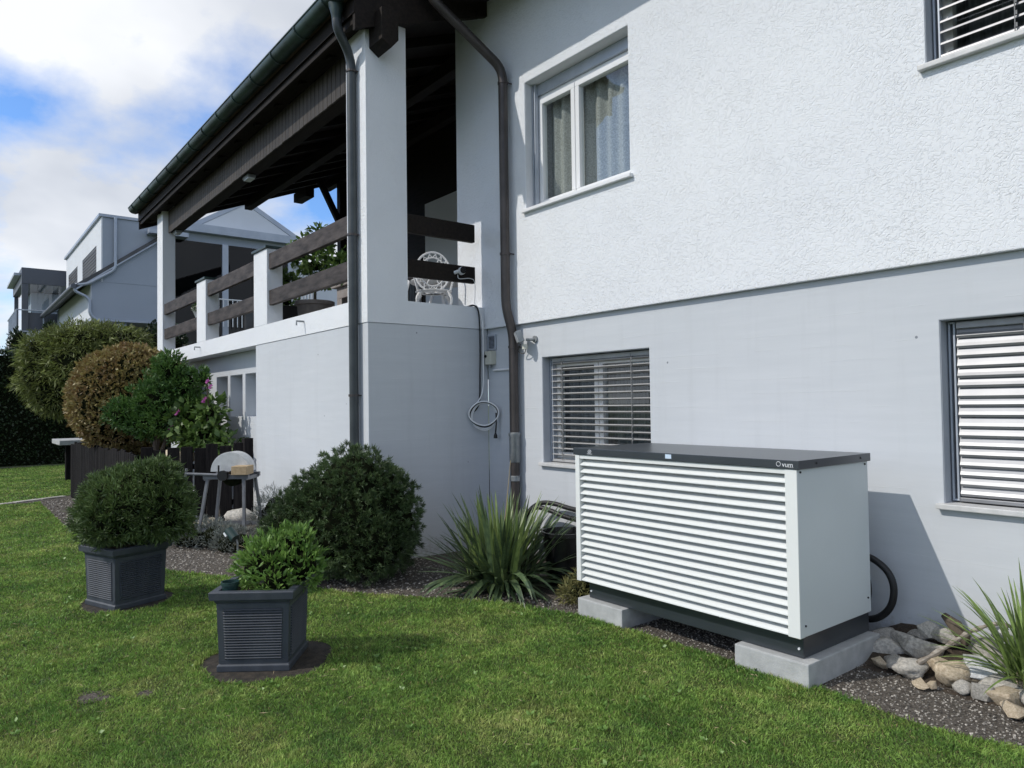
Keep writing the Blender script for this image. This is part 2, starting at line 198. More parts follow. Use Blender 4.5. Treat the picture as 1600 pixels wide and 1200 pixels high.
M = dict(
    stucco=stucco_mat(), concrete=concrete_paint_mat(),
    raw_concrete=mat('raw_concrete', (.36, .37, .37), (.47, .48, .48), 9, .9, bump=.5, bscale=90, bdist=.004, spec=.2),
    reveal=mat('painted_reveal', (.42, .45, .49), (.47, .50, .54), 5, .7, bump=.2, bscale=70, bdist=.003),
    white_reveal=mat('white_reveal', (.66, .68, .71), (.72, .74, .77), 5, .75, bump=.2, bscale=70, bdist=.003),
    sill=mat('stone_sill', (.52, .53, .53), (.62, .62, .62), 12, .45, bump=.1, bscale=120, bdist=.002),
    pvc=mat('white_window_frame', (.78, .79, .80), rough=.35),
    rail=mat('aluminium_guide_rail', (.40, .44, .50), (.46, .50, .56), 6, .45, metal=.3),
    slat=mat('aluminium_slat', (.25, .255, .27), (.31, .315, .33), 3, .45, metal=.6, rand=.05),
    slat_bronze=mat('grey_slat', (.38, .38, .38), (.46, .46, .46), 3, .5, metal=.25, rand=.05),
    cord=mat('grey_cord', (.22, .22, .22), rough=.8),
    curtain=mat('net_curtain', (.42, .41, .37), (.70, .69, .65), 70, .9, trans=.3),
    dark_curtain=mat('dark_curtain', (.07, .08, .09), (.16, .17, .18), 10, .9, stretch=(6, 6, .3)),
    room=mat('dark_room', (.05, .05, .05), rough=.9),
    glass=glass_mat('window_glass', dark=.04, ior=1.9), glass_dark=glass_mat('dark_glass', dark=.85, ior=1.4),
    dark_wood=mat('dark_stained_wood', (.008, .006, .005), (.018, .013, .010), 4, .7, spec=.2, stretch=(1, 8, 8), bump=.3, bscale=30, bdist=.004),
    clad=mat('weathered_cladding', (.022, .017, .013), (.060, .047, .035), 5, .65, stretch=(8, 8, .8), bump=.3, bscale=40, bdist=.003, rand=.22),
    rail_wood=mat('weathered_railing', (.020, .015, .013), (.080, .066, .060), 3.2, .65, spec=.3, stretch=(1, 1.5, 4), bump=.3, bscale=30, bdist=.003, rand=.08),
    fence=mat('black_fence', (.006, .005, .006), (.018, .016, .016), 7, .85, spec=.15, stretch=(6, 6, .6), bump=.6, bscale=25, bdist=.006, rand=.3),
    copper=mat('patinated_copper', (.020, .030, .030), (.050, .085, .078), 3.5, .42, metal=.35, bump=.1, bscale=30, bdist=.003),
    pipe=mat('brown_downpipe', (.050, .042, .040), (.075, .064, .060), 5, .45, metal=.2),
    pipe_blue=mat('grey_downpipe', (.040, .048, .052), (.062, .072, .076), 5, .42, metal=.25),
    sleeve=mat('galvanised_sleeve', (.22, .24, .25), (.32, .34, .35), 12, .5, metal=.4),
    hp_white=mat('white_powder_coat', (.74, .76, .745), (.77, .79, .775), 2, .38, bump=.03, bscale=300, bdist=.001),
    hp_side=mat('pale_grey_panel', (.60, .65, .66), (.63, .68, .69), 1.2, .35),  # white cabinet sides, greyed in the colour to read as shade
    hp_dark=mat('anthracite_powder_coat', (.026, .033, .041), (.032, .039, .048), 3, .30, spec=.9, bump=.05, bscale=400, bdist=.001),
    black=mat('black_rubber', (.010, .010, .011), rough=.5), black_gloss=mat('black_plastic', (.012, .012, .013), rough=.25),
    silver=mat('silver_print', (.75, .77, .80), rough=.4), sticker=mat('pale_sticker', (.70, .80, .90), (.45, .60, .80), 160, .4),
    planter=mat('slate_grey_planter', (.030, .037, .050), (.066, .076, .092), 9, .55, bump=.2, bscale=50, bdist=.002, lo=.25, hi=.8, stretch=(1, 1, .35)),
    soil=mat('soil', (.030, .022, .015), (.075, .055, .038), 30, .95, bump=1, bscale=60, bdist=.02),
    slab=mat('dark_slab', (.016, .014, .011), (.050, .040, .030), 18, .9, bump=.8, bscale=90, bdist=.006),
    green_pot=mat('green_pot', (.014, .042, .040), rough=.4),
    white_paint=mat('white_lacquer', (.78, .79, .80), rough=.4),
    grey_steel=mat('grey_painted_steel', (.13, .135, .15), (.19, .195, .21), 10, .5), steel=mat('zinc_sheet', (.52, .53, .53), (.62, .63, .63), 14, .5, metal=.3, bump=.1, bscale=40),
    wood_block=mat('pale_wood', (.36, .26, .15), (.46, .35, .22), 8, .8, stretch=(1, 6, 6)),
    stone_grey=mat('grey_stone', (.27, .26, .235), (.52, .49, .44), 14, .9, bump=.8, bscale=40, bdist=.008, rand=.2),
    stone_tan=mat('tan_stone', (.38, .30, .205), (.60, .51, .38), 16, .9, bump=.8, bscale=40, bdist=.008, rand=.15),
    stone_white=mat('white_stone', (.44, .45, .46), (.64, .65, .65), 10, .75, bump=.6, bscale=30, bdist=.008),
    drift=mat('driftwood', (.16, .13, .10), (.40, .36, .31), 12, .85, stretch=(1, 1, 4), bump=.8, bscale=40, bdist=.005),
    gravel=mat('gravel_ground', (.030, .024, .019), (.150, .130, .108), 75, .95, bump=1, bscale=130, bdist=.012, detail=3),
    lawn=mat('lawn_soil', (.030, .050, .012), (.075, .100, .028), 9, .95, bump=1, bscale=60, bdist=.02),
    far=mat('far_meadow', (.045, .07, .02), (.075, .10, .035), .2, .95),
    pebble=mat('pebble', (.060, .053, .046), (.46, .43, .38), 1.3, .85, rand=.75),
    grass=grass_mat(),
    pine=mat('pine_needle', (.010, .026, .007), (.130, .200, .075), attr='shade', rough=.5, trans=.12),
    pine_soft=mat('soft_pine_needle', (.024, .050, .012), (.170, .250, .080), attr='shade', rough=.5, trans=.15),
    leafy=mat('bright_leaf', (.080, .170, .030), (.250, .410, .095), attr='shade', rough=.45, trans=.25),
    juniper=mat('juniper_spray', (.060, .070, .028), (.290, .350, .090), attr='shade', rough=.6, trans=.15),
    brownbush=mat('rusty_leaf', (.190, .105, .050), (.360, .320, .115), attr='shade', rough=.55, trans=.2),
    cypress=mat('cypress_spray', (.030, .085, .022), (.140, .260, .055), attr='shade', rough=.5, trans=.15),
    hibiscus=mat('hibiscus_leaf', (.045, .095, .022), (.150, .240, .055), attr='shade', rough=.5, trans=.25),
    pink=mat('pink_petal', (.40, .09, .34), (.62, .20, .50), attr='shade', rough=.6, trans=.3),
    hedge=mat('hedge_leaf', (.008, .018, .007), (.036, .070, .020), attr='shade', rough=.5, trans=.1),
    lavender=mat('grey_leaf', (.10, .115, .10), (.30, .33, .30), attr='shade', rough=.7, trans=.15),
    fern=mat('dry_fern', (.09, .10, .03), (.24, .22, .08), attr='shade', rough=.7, trans=.2),
    core=mat('dark_inner_twigs', (.007, .010, .005), (.016, .018, .010), 30, 1.0, spec=.0),  # solid near-black core, added to block the view and stand for dark gaps
    bark=mat('bark', (.05, .038, .028), (.12, .095, .07), 20, .95, stretch=(1, 1, .3), bump=.8, bscale=40),
    yucca=mat('yucca_leaf', (.050, .085, .045), (.115, .165, .070), 3, .42, stretch=(14, 14, 1), rand=.35, trans=.12),
    yucca_light=mat('yucca_leaf_young', (.120, .175, .050), (.215, .290, .095), 3, .42, stretch=(14, 14, 1), rand=.25, trans=.2),
    lily=mat('strap_leaf', (.120, .190, .045), (.225, .320, .090), 3, .4, stretch=(10, 10, 1), rand=.3, trans=.2),
    straw=mat('straw', (.42, .34, .20), rough=.9),
    nb_white=mat('neighbour_white_wall', (.62, .65, .69), (.66, .69, .73), 1, .85),
    nb_grey=mat('neighbour_grey_wall', (.33, .37, .43), (.36, .40, .46), .6, .85),  # grey lowered so walls turned from the sun read as shaded
    nb_trim=mat('neighbour_metal_trim', (.36, .40, .46), (.42, .46, .52), 2, .4, metal=.3),
    nb_roof=mat('neighbour_roof', (.06, .06, .065), (.11, .11, .115), 3, .7),
    nb_dark=mat('neighbour_dark_frame', (.085, .095, .115), rough=.5),
    beige=mat('beige_wall', (.36, .33, .27), rough=.9),  # recessed storey: beige with the shadow tone put into the colour
    ash=mat('grey_pink_masonry', (.26, .23, .22), (.33, .30, .28), 6, .85),
    terracotta=mat('grey_pot', (.16, .14, .13), (.22, .20, .18), 8, .8),
    soffit=mat('terrace_floor', (.30, .30, .30), rough=.9),
    beige_plastic=mat('ivory_plastic', (.55, .55, .47), rough=.45),
    lens=mat('lamp_glass', (.62, .66, .70), rough=.12, spec=.8),
    tiles=mat('roof_tile', (.10, .07, .055), (.16, .11, .09), 5, .8),
)

# ------------------------------------------------------------------ object helpers
ORG = {}
def org(p): return ORG.get(p.name, Vector((0, 0, 0))) if p else Vector((0, 0, 0))
def thing(name, label, cat, loc=(0, 0, 0), group=None, local=False):
    o = bpy.data.objects.new(name, None); COL.objects.link(o); o.location = loc; o.empty_display_size = .1
    o['label'] = label; o['category'] = cat
    if group: o['group'] = group
    ORG[o.name] = Vector((0, 0, 0)) if local else Vector(loc)
    return o
def tag(o, label, cat, group=None):
    o['label'] = label; o['category'] = cat
    if group: o['group'] = group
    return o
def link_mesh(name, me, material, parent=None, loc=None):
    o = bpy.data.objects.new(name, me); COL.objects.link(o)
    if material and not me.materials: me.materials.append(material)
    if parent:
        o.parent = parent; ORG[o.name] = org(parent)
        if loc is not None: o.location = Vector(loc)-org(parent)
    elif loc is not None:
        o.location = loc
    return o
class MB:
    def __init__(s): s.v = []; s.f = []
    def add(s, vs, fs):
        n = len(s.v); s.v += [tuple(v) for v in vs]; s.f += [tuple(i+n for i in f) for f in fs]; return s
    def box(s, x0, x1, y0, y1, z0, z1, mtx=None):
        vs = [Vector(p) for p in ((x0, y0, z0), (x1, y0, z0), (x1, y1, z0), (x0, y1, z0), (x0, y0, z1), (x1, y0, z1), (x1, y1, z1), (x0, y1, z1))]
        if mtx: vs = [mtx @ v for v in vs]
        return s.add(vs, [(0, 3, 2, 1), (4, 5, 6, 7), (0, 1, 5, 4), (1, 2, 6, 5), (2, 3, 7, 6), (3, 0, 4, 7)])
    def bar(s, a, b, w, h=None, up=(0, 0, 1)):
        a = Vector(a); b = Vector(b); d = (b-a); L = d.length; d.normalize(); u = Vector(up)
        if abs(d.dot(u)) > .98: u = Vector((0, 1, 0))
        x = d.cross(u).normalized(); z = x.cross(d); h = h or w
        mt = Matrix(((x.x, d.x, z.x, a.x), (x.y, d.y, z.y, a.y), (x.z, d.z, z.z, a.z), (0, 0, 0, 1)))
        return s.box(-w/2, w/2, 0, L, -h/2, h/2, mt)
    def tube(s, path, r, n=12, cap=True):
        P = [Vector(p) for p in path]; m = len(P); rs = r if isinstance(r, (list, tuple)) else [r]*m
        ref = None; base = len(s.v); vs = []
        for i, p in enumerate(P):
            d = (P[min(i+1, m-1)]-P[max(i-1, 0)]).normalized()
            if ref is None: ref = Vector((1, 0, 0)) if abs(d.x) < .9 else Vector((0, 1, 0))
            ref = (ref-d*ref.dot(d)).normalized(); b = d.cross(ref)
            for k in range(n):
                a = 2*math.pi*k/n; vs.append(p+(ref*math.cos(a)+b*math.sin(a))*rs[i])
        fs = []
        for i in range(m-1):
            for k in range(n):
                k2 = (k+1) % n; fs.append((i*n+k, i*n+k2, (i+1)*n+k2, (i+1)*n+k))
        if cap: fs.append(tuple(range(n-1, -1, -1))); fs.append(tuple((m-1)*n+k for k in range(n)))
        return s.add(vs, fs)
    def prism(s, pts, axis, a0, a1):                 # polygon extruded along an axis; pts in the two other axes in order
        def pt(p, a):
            return {'x': (a, p[0], p[1]), 'y': (p[0], a, p[1]), 'z': (p[0], p[1], a)}[axis]
        n = len(pts); vs = [pt(p, a0) for p in pts]+[pt(p, a1) for p in pts]
        fs = [tuple(range(n)), tuple(range(2*n-1, n-1, -1))]+[(i, i+n, (i+1) % n+n, (i+1) % n) for i in range(n)]
        return s.add(vs, fs)
    def lathe(s, prof, c=(0, 0, 0), n=24):
        vs = []; fs = []
        for r, z in prof:
            for k in range(n):
                a = 2*math.pi*k/n; vs.append((c[0]+r*math.cos(a), c[1]+r*math.sin(a), c[2]+z))
        for i in range(len(prof)-1):
            for k in range(n):
                k2 = (k+1) % n; fs.append((i*n+k, i*n+k2, (i+1)*n+k2, (i+1)*n+k))
        return s.add(vs, fs)
    def build(s, name, m, parent=None, loc=None, smooth=False, bevel=0.0, seg=2, recalc=True):
        o0 = org(parent) if parent else Vector(loc or (0, 0, 0))
        me = bpy.data.meshes.new(name); me.from_pydata([tuple(Vector(v)-o0) for v in s.v], [], s.f)
        bm = bmesh.new(); bm.from_mesh(me)
        if recalc: bmesh.ops.recalc_face_normals(bm, faces=bm.faces)
        if bevel: bmesh.ops.bevel(bm, geom=[e for e in bm.edges if e.is_manifold and e.calc_face_angle(0) > .5], offset=bevel, segments=seg, profile=.6, affect='EDGES', clamp_overlap=True)
        bm.to_mesh(me); bm.free()
        if smooth:
            me.polygons.foreach_set('use_smooth', [True]*len(me.polygons)); me.set_sharp_from_angle(angle=R(38))
        me.update()
        o = link_mesh(name, me, m, parent)
        if not parent: o.location = o0
        return o
def box(name, x0, x1, y0, y1, z0, z1, m, parent=None, bevel=0.0, loc=None): return MB().box(x0, x1, y0, y1, z0, z1).build(name, m, parent, loc, bevel=bevel)
def bend(path, r=.06, n=6):                          # round the corners of a polyline
    P = [Vector(p) for p in path]; out = [P[0]]
    for i in range(1, len(P)-1):
        a = (P[i-1]-P[i]); b = (P[i+1]-P[i]); k = min(r, a.length*.45, b.length*.45); a.normalize(); b.normalize()
        p0 = P[i]+a*k; p2 = P[i]+b*k
        for j in range(n+1):
            t = j/n; out.append(p0*(1-t)**2+P[i]*2*t*(1-t)+p2*t*t)
    out.append(P[-1]); return out
def wall_y(name, x0, x1, z0, z1, y, t, holes, m, parent):
    """wall facing -Y with rectangular openings cut through it"""
    xs = sorted({x0, x1, *[h[0] for h in holes], *[h[1] for h in holes]}); zs = sorted({z0, z1, *[h[2] for h in holes], *[h[3] for h in holes]})
    solid = lambda i, j: 0 <= i < len(xs)-1 and 0 <= j < len(zs)-1 and not any(h[0] <= (xs[i]+xs[i+1])/2 <= h[1] and h[2] <= (zs[j]+zs[j+1])/2 <= h[3] for h in holes)
    mb = MB()
    for i in range(len(xs)-1):
        for j in range(len(zs)-1):
            if not solid(i, j): continue
            a, b, c, d = xs[i], xs[i+1], zs[j], zs[j+1]
            mb.add([(a, y, c), (b, y, c), (b, y, d), (a, y, d)], [(0, 1, 2, 3)]); mb.add([(a, y+t, c), (b, y+t, c), (b, y+t, d), (a, y+t, d)], [(3, 2, 1, 0)])
            if not solid(i-1, j): mb.add([(a, y, c), (a, y+t, c), (a, y+t, d), (a, y, d)], [(3, 2, 1, 0)])
            if not solid(i+1, j): mb.add([(b, y, c), (b, y+t, c), (b, y+t, d), (b, y, d)], [(0, 1, 2, 3)])
            if not solid(i, j-1): mb.add([(a, y, c), (b, y, c), (b, y+t, c), (a, y+t, c)], [(3, 2, 1, 0)])
            if not solid(i, j+1): mb.add([(a, y, d), (b, y, d), (b, y+t, d), (a, y+t, d)], [(0, 1, 2, 3)])
    o0 = org(parent); me = bpy.data.meshes.new(name); me.from_pydata([tuple(Vector(v)-o0) for v in mb.v], [], mb.f)
    bm = bmesh.new(); bm.from_mesh(me); bmesh.ops.remove_doubles(bm, verts=bm.verts, dist=1e-5); bmesh.ops.recalc_face_normals(bm, faces=bm.faces)
    bmesh.ops.bevel(bm, geom=[e for e in bm.edges if e.is_manifold and e.calc_face_angle(0) > .5], offset=.006, segments=2, profile=.6, affect='EDGES')
    bm.to_mesh(me); bm.free(); return link_mesh(name, me, m, parent)

def copy_to(src, parent, loc, rot=None, scale=None):
    c = src.copy(); COL.objects.link(c); c.parent = parent; c.location = Vector(loc)
    if rot is not None: c.rotation_euler = rot
    if scale is not None: c.scale = scale
    ORG[c.name] = org(parent); return c

# ------------------------------------------------------------------ foliage helpers
def unit(a): return a/np.maximum(np.linalg.norm(a, axis=-1, keepdims=True), 1e-9)
def leaf_mesh(name, base, dirs, length, width, shade, fold=0.0, droop=0.0, grad=1.0):
    """one quad per leaf: base, side, tip, side"""
    n = len(base); rv = unit(rng.normal(size=(n, 3))); side = unit(np.cross(dirs, rv)); nor = np.cross(side, dirs)
    L = length[:, None]; W = width[:, None]
    mid = base+dirs*L*.5+nor*L*fold; tip = base+dirs*L; tip[:, 2] -= droop*length
    v = np.stack([base, mid+side*W*.5, tip, mid-side*W*.5], 1).reshape(-1, 3).astype(np.float32)
    me = bpy.data.meshes.new(name); me.vertices.add(4*n); me.loops.add(4*n); me.polygons.add(n)
    me.vertices.foreach_set('co', v.ravel()); me.loops.foreach_set('vertex_index', np.arange(4*n, dtype=np.int32)); me.polygons.foreach_set('loop_start', np.arange(0, 4*n, 4, dtype=np.int32))
    me.update(calc_edges=True)
    at = me.attributes.new('shade', 'FLOAT', 'POINT'); at.data.foreach_set('value', np.clip(np.asarray(shade)[:, None]+np.array([[-.28, .0, .24, .0]])*grad, 0, 1).ravel().astype(np.float32))  # shading put into the tone: dark leaf base for gaps, lighter tip
    return me
def fib(n, jitter=.4):
    i = np.arange(n)+.5; ph = np.arccos(1-2*i/n); th = math.pi*(1+5**.5)*i
    p = np.stack([np.cos(th)*np.sin(ph), np.sin(th)*np.sin(ph), np.cos(ph)], 1); return unit(p+rng.normal(size=p.shape)*jitter/math.sqrt(n)*2)
def lump(p, scale, seed):
    return np.array([mnoise.noise(Vector((x*scale+seed, y*scale-seed, z*scale+2*seed))) for x, y, z in p])
def blob_foliage(centers, radii, n_clump, per, ln, wd, spread, bump=.12, bscale=2.2, floor=None, up=0.0, depth=.12, seed=1.0, flat=0.0, out=1.0):
    """clumps of leaves over lumpy ellipsoids -> arrays for leaf_mesh; local coordinates"""
    B = []; D = []; SH = []; LN = []; WD = []
    areas = np.array([r[0]*r[1]+r[1]*r[2]+r[0]*r[2] for r in radii]); areas = areas/areas.sum()
    for c, r, a in zip(centers, radii, areas):
        c = np.array(c); r = np.array(r); m = max(20, int(n_clump*a)); u = fib(m)
        k = 1+bump*lump(u*r/np.mean(r), bscale, seed)+rng.normal(size=m)*bump*.22-np.abs(rng.normal(size=m))*depth
        p = c+u*r*k[:, None]; nrm = unit(u/r)
        keep = np.ones(m, bool)
        for c2, r2 in zip(centers, radii):
            if c2 is not c and not np.allclose(c2, c): keep &= (((p-np.array(c2))/np.array(r2))**2).sum(1) > .72
        if floor is not None: keep &= p[:, 2] > floor
        p = p[keep]; nrm = nrm[keep]; m = len(p); cs = rng.random(m)
        sh = .45+.35*lump(p, 3.1, seed+5)+.25*(cs-.5)
        b = np.repeat(p, per, 0); nn = np.repeat(nrm, per, 0); d = unit(nn*out+rng.normal(size=b.shape)*spread+np.array([0, 0, up])); d[:, 2] *= (1-flat); d = unit(d)
        b = b+rng.normal(size=b.shape)*ln*.22
        B.append(b); D.append(d); SH.append(np.repeat(sh, per)+rng.normal(size=len(b))*.16); LN.append(ln*(.6+.7*rng.random(len(b)))); WD.append(wd*(.7+.6*rng.random(len(b))))
    return [np.concatenate(x) for x in (B, D, LN, WD, SH)]
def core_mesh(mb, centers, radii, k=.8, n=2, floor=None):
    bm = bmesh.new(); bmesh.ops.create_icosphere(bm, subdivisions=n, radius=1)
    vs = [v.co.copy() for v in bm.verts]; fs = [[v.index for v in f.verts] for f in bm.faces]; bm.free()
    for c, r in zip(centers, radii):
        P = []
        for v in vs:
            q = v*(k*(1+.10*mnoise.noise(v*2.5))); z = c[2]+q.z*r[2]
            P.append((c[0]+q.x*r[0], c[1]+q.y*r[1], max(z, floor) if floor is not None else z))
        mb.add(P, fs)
def shrub(name, label, loc, centers, radii, m, cat='shrub', n_clump=900, per=26, ln=.05, wd=.008, spread=.6, stem=None, core=.8, group=None, part='foliage', fold=0.0, droop=0.0, **kw):
    t = thing(name, label, cat, loc, group, local=True)
    B, D, LN, WD, SH = blob_foliage(centers, radii, n_clump, per, ln, wd, spread, **kw)
    link_mesh(part, leaf_mesh(part, B, D, LN, WD, SH, fold, droop), m, t)
    mb = MB(); core_mesh(mb, centers, radii, core, floor=kw.get('floor')); mb.build('inner_twigs', M['core'], t, smooth=True)  # solid dark filler inside the leaves, not modelled twigs
    if stem:
        s = MB()
        for path, r in stem: s.tube(path, r, 8)
        s.build('stem', M['bark'], t, smooth=True)
    return t

# ------------------------------------------------------------------ ground
def sheet(name, pts, z, m, n=1):
    me = bpy.data.meshes.new(name); me.from_pydata([(x, y, z) for x, y in pts], [], [tuple(range(len(pts)))]); me.update()
    o = link_mesh(name, me, m); o['kind'] = 'structure'; return o
sheet('ground', [(-400, -400), (400, -400), (400, 400), (-400, 400)], -.012, M['far'])
sheet('gravel_bed', [(-24.6, -12), (6, -12), (6, 9), (-24.6, 9)], -.006, M['gravel'])
EDGE = [(-14.83, 1.28), (-11.74, 1.28), (-9.5, 1.42), (-7.75, 1.70), (-7.09, 2.04), (-6.5, 2.42), (-5.78, 2.68), (-5.03, 3.22), (-4.54, 3.56), (-4.05, 3.72), (-3.5, 3.76), (-2.6, 3.80), (-2.03, 3.80), (-1.56, 3.76), (-1.18, 3.84), (0.5, 3.9), (3, 3.9)]
LAWN = EDGE+[(3, -6), (-12, -6), (-14.86, .8)]
LAWN2 = [(-15.62, 1.85), (-15.0, .8), (-11.9, -6.5), (-22, -6.5), (-23.6, 0), (-24.2, 2.0), (-24.4, 6), (-18, 6)]
def dense_poly(pts, step=.12, amp=.025):
    out = []
    for i in range(len(pts)):
        a = Vector((*pts[i], 0)); b = Vector((*pts[(i+1) % len(pts)], 0)); k = max(1, int((b-a).length/step))
        for j in range(k):
            p = a.lerp(b, j/k); out.append((p.x+amp*mnoise.noise(p*7), p.y+amp*mnoise.noise(p*7+Vector((9, 4, 2)))))
    return out
LAWN_D = dense_poly(LAWN); LAWN2_D = dense_poly(LAWN2, .4)
sheet('lawn', LAWN_D, 0.0, M['lawn']); sheet('far_lawn', LAWN2_D, 0.0, M['lawn'])
def patch(cx, cy, r_, seed): sheet('bare_soil', [(cx+r_*(1+.35*mnoise.noise(Vector((math.cos(a)*1.5, math.sin(a)*1.5, seed))))*math.cos(a)*1.2, cy+r_*(1+.35*mnoise.noise(Vector((math.cos(a)*1.5, math.sin(a)*1.5, seed))))*math.sin(a)) for a in np.linspace(0, 2*math.pi, 22, endpoint=False)], .004, M['gravel'])
patch(-4.62, .65, .085, 1.0); patch(-4.48, .886, .06, 5.0)
# stone edging between the two lawns
ed = thing('edging_stones', 'row of flat pale edging stones between the two lawns at left', 'edging', (-15.0, .8, 0))
pa, pb = Vector((-12.6, -3.9, 0)), Vector((-15.5, 1.75, 0))
for i in range(14):
    a = pa.lerp(pb, i/14); b = pa.lerp(pb, (i+.97)/14)
    MB().bar(a+Vector((0, 0, -.02)), b+Vector((0, 0, -.02)), .13, .07).build('edging_stone', M['stone_grey'], ed, bevel=.008)
def inside(px, py, poly):
    poly = np.array(poly); x0, y0 = poly[:, 0], poly[:, 1]; x1, y1 = np.roll(x0, -1), np.roll(y0, -1); c = np.zeros(len(px), bool)
    for a, b, d, e in zip(x0, y0, x1, y1):
        if b == e: continue
        c ^= ((b > py) != (e > py)) & (px < (d-a)*(py-b)/(e-b)+a)
    return c

# ------------------------------------------------------------------ house
house = thing('house', 'white stucco house with grey concrete base, covered terrace and dark wooden roof', 'house', (-6.58, 4.85, 0))
YW, YS = 4.85, 4.80
UW = (-5.805, -4.34, 3.63, 4.985); UR = (-1.87, -.35, 3.67, 5.05); LW = (-5.64, -4.20, .985, 2.07); LR = (-1.855, -.30, .945, 2.08)
wall_y('base_wall', -6.58, 4.0, -.3, 2.44, YW, .35, [LW, LR], M['concrete'], house)
wall_y('upper_wall', -7.10, 4.0, 2.44, 6.15, YS, .40, [UW, UR], M['stucco'], house)
box('side_wall', -7.10, -6.80, 5.2, 12.0, 2.44, 7.0, M['stucco'], house)
box('interior', -6.75, 3.9, 6.2, 6.4, -.2, 6.0, M['room'], house)
box('floor_slab', -6.75, 3.9, 5.2, 6.2, 2.46, 2.9, M['room'], house)
box('end_wall', 4.02, 4.3, 4.86, 12, -.3, 6.1, M['stucco'], house)

def frame(mb, x0, x1, y0, y1, z0, z1, w):
    mb.box(x0, x1, y0, y1, z0, z0+w); mb.box(x0, x1, y0, y1, z1-w, z1); mb.box(x0, x0+w, y0, y1, z0+w, z1-w); mb.box(x1-w, x1, y0, y1, z0+w, z1-w); return mb
def pane(x0, x1, y, z0, z1, parent, m='glass'):
    return MB().add([(x0, y, z0), (x1, y, z0), (x1, y, z1), (x0, y, z1)], [(0, 1, 2, 3)]).build('pane', M[m], parent, recalc=False)
def curtain(x0, x1, y, z0, z1, parent, m, wave=.018, freq=46, name='curtain'):
    n = int((x1-x0)*90); v = []; f = []
    for i in range(n+1):
        x = x0+(x1-x0)*i/n; yy = y+wave*math.sin(x*freq)+wave*.5*math.sin(x*freq*.43+1)
        v += [(x, yy, z0), (x, yy, z1)]
    for i in range(n): f.append((2*i, 2*i+2, 2*i+3, 2*i+1))
    return MB().add(v, f).build(name, M[m], parent, smooth=True)

def window(H, split, ys, reveal_m, sill_z, curtain_m, sash=.055, rail=True, top_box=.0, deep=.17):
    x0, x1, z0, z1 = H; yf = ys+deep
    w = frame(MB(), x0+.004, x1-.004, yf, yf+.07, z0+.004, z1-top_box, .045).build('window', M['pvc'], house, bevel=.004)
    for a, b in ((x0+.05, split-.004), (split+.004, x1-.05)):
        frame(MB(), a, b, yf-.018, yf+.05, z0+.05, z1-top_box-.046, sash).build('sash', M['pvc'], w, bevel=.005)
        pane(a+sash, b-sash, yf+.02, z0+.05+sash, z1-top_box-.046-sash, w)
    # painted lining of the opening
    mb = MB(); e = .003
    mb.box(x0, x0+e, ys+.008, yf, z0, z1-e); mb.box(x1-e, x1, ys+.008, yf, z0, z1-e); mb.box(x0+e, x1-e, ys+.008, yf, z1-e, z1); mb.build('lining', M[reveal_m], w)
    if top_box:
        box('shutter_box', x0+.004, x1-.004, yf-.03, yf+.07, z1-top_box+.002, z1-e-.002, M['rail'], w, .004)
    if rail:
        for a in (x0+.012, x1-.052): frame(MB(), a, a+.04, yf-.075, yf-.025, z0+.012, z1-.01, .012).build('guide_rail', M['rail'], w, bevel=.003)
    box('sill', x0-.035, x1+.035, ys-.045, yf-.001, sill_z-.032, sill_z+.002, M['sill'] if reveal_m == 'reveal' else M['pvc'], w, .006)
    if curtain_m:
        curtain(x0, x1, yf+.13, z0, z1, w, curtain_m, wave=.028, freq=38)
    return w
w_up = window(UW, -5.20, YS, 'white_reveal', 3.63, 'curtain', top_box=.12)
w_ur = window(UR, -1.10, YS, 'reveal', 3.67, 'dark_curtain')
w_ll = window(LW, -4.98, YW, 'reveal', .985, 'dark_curtain')
w_lr = window(LR, -1.05, YW, 'reveal', .945, 'dark_curtain')

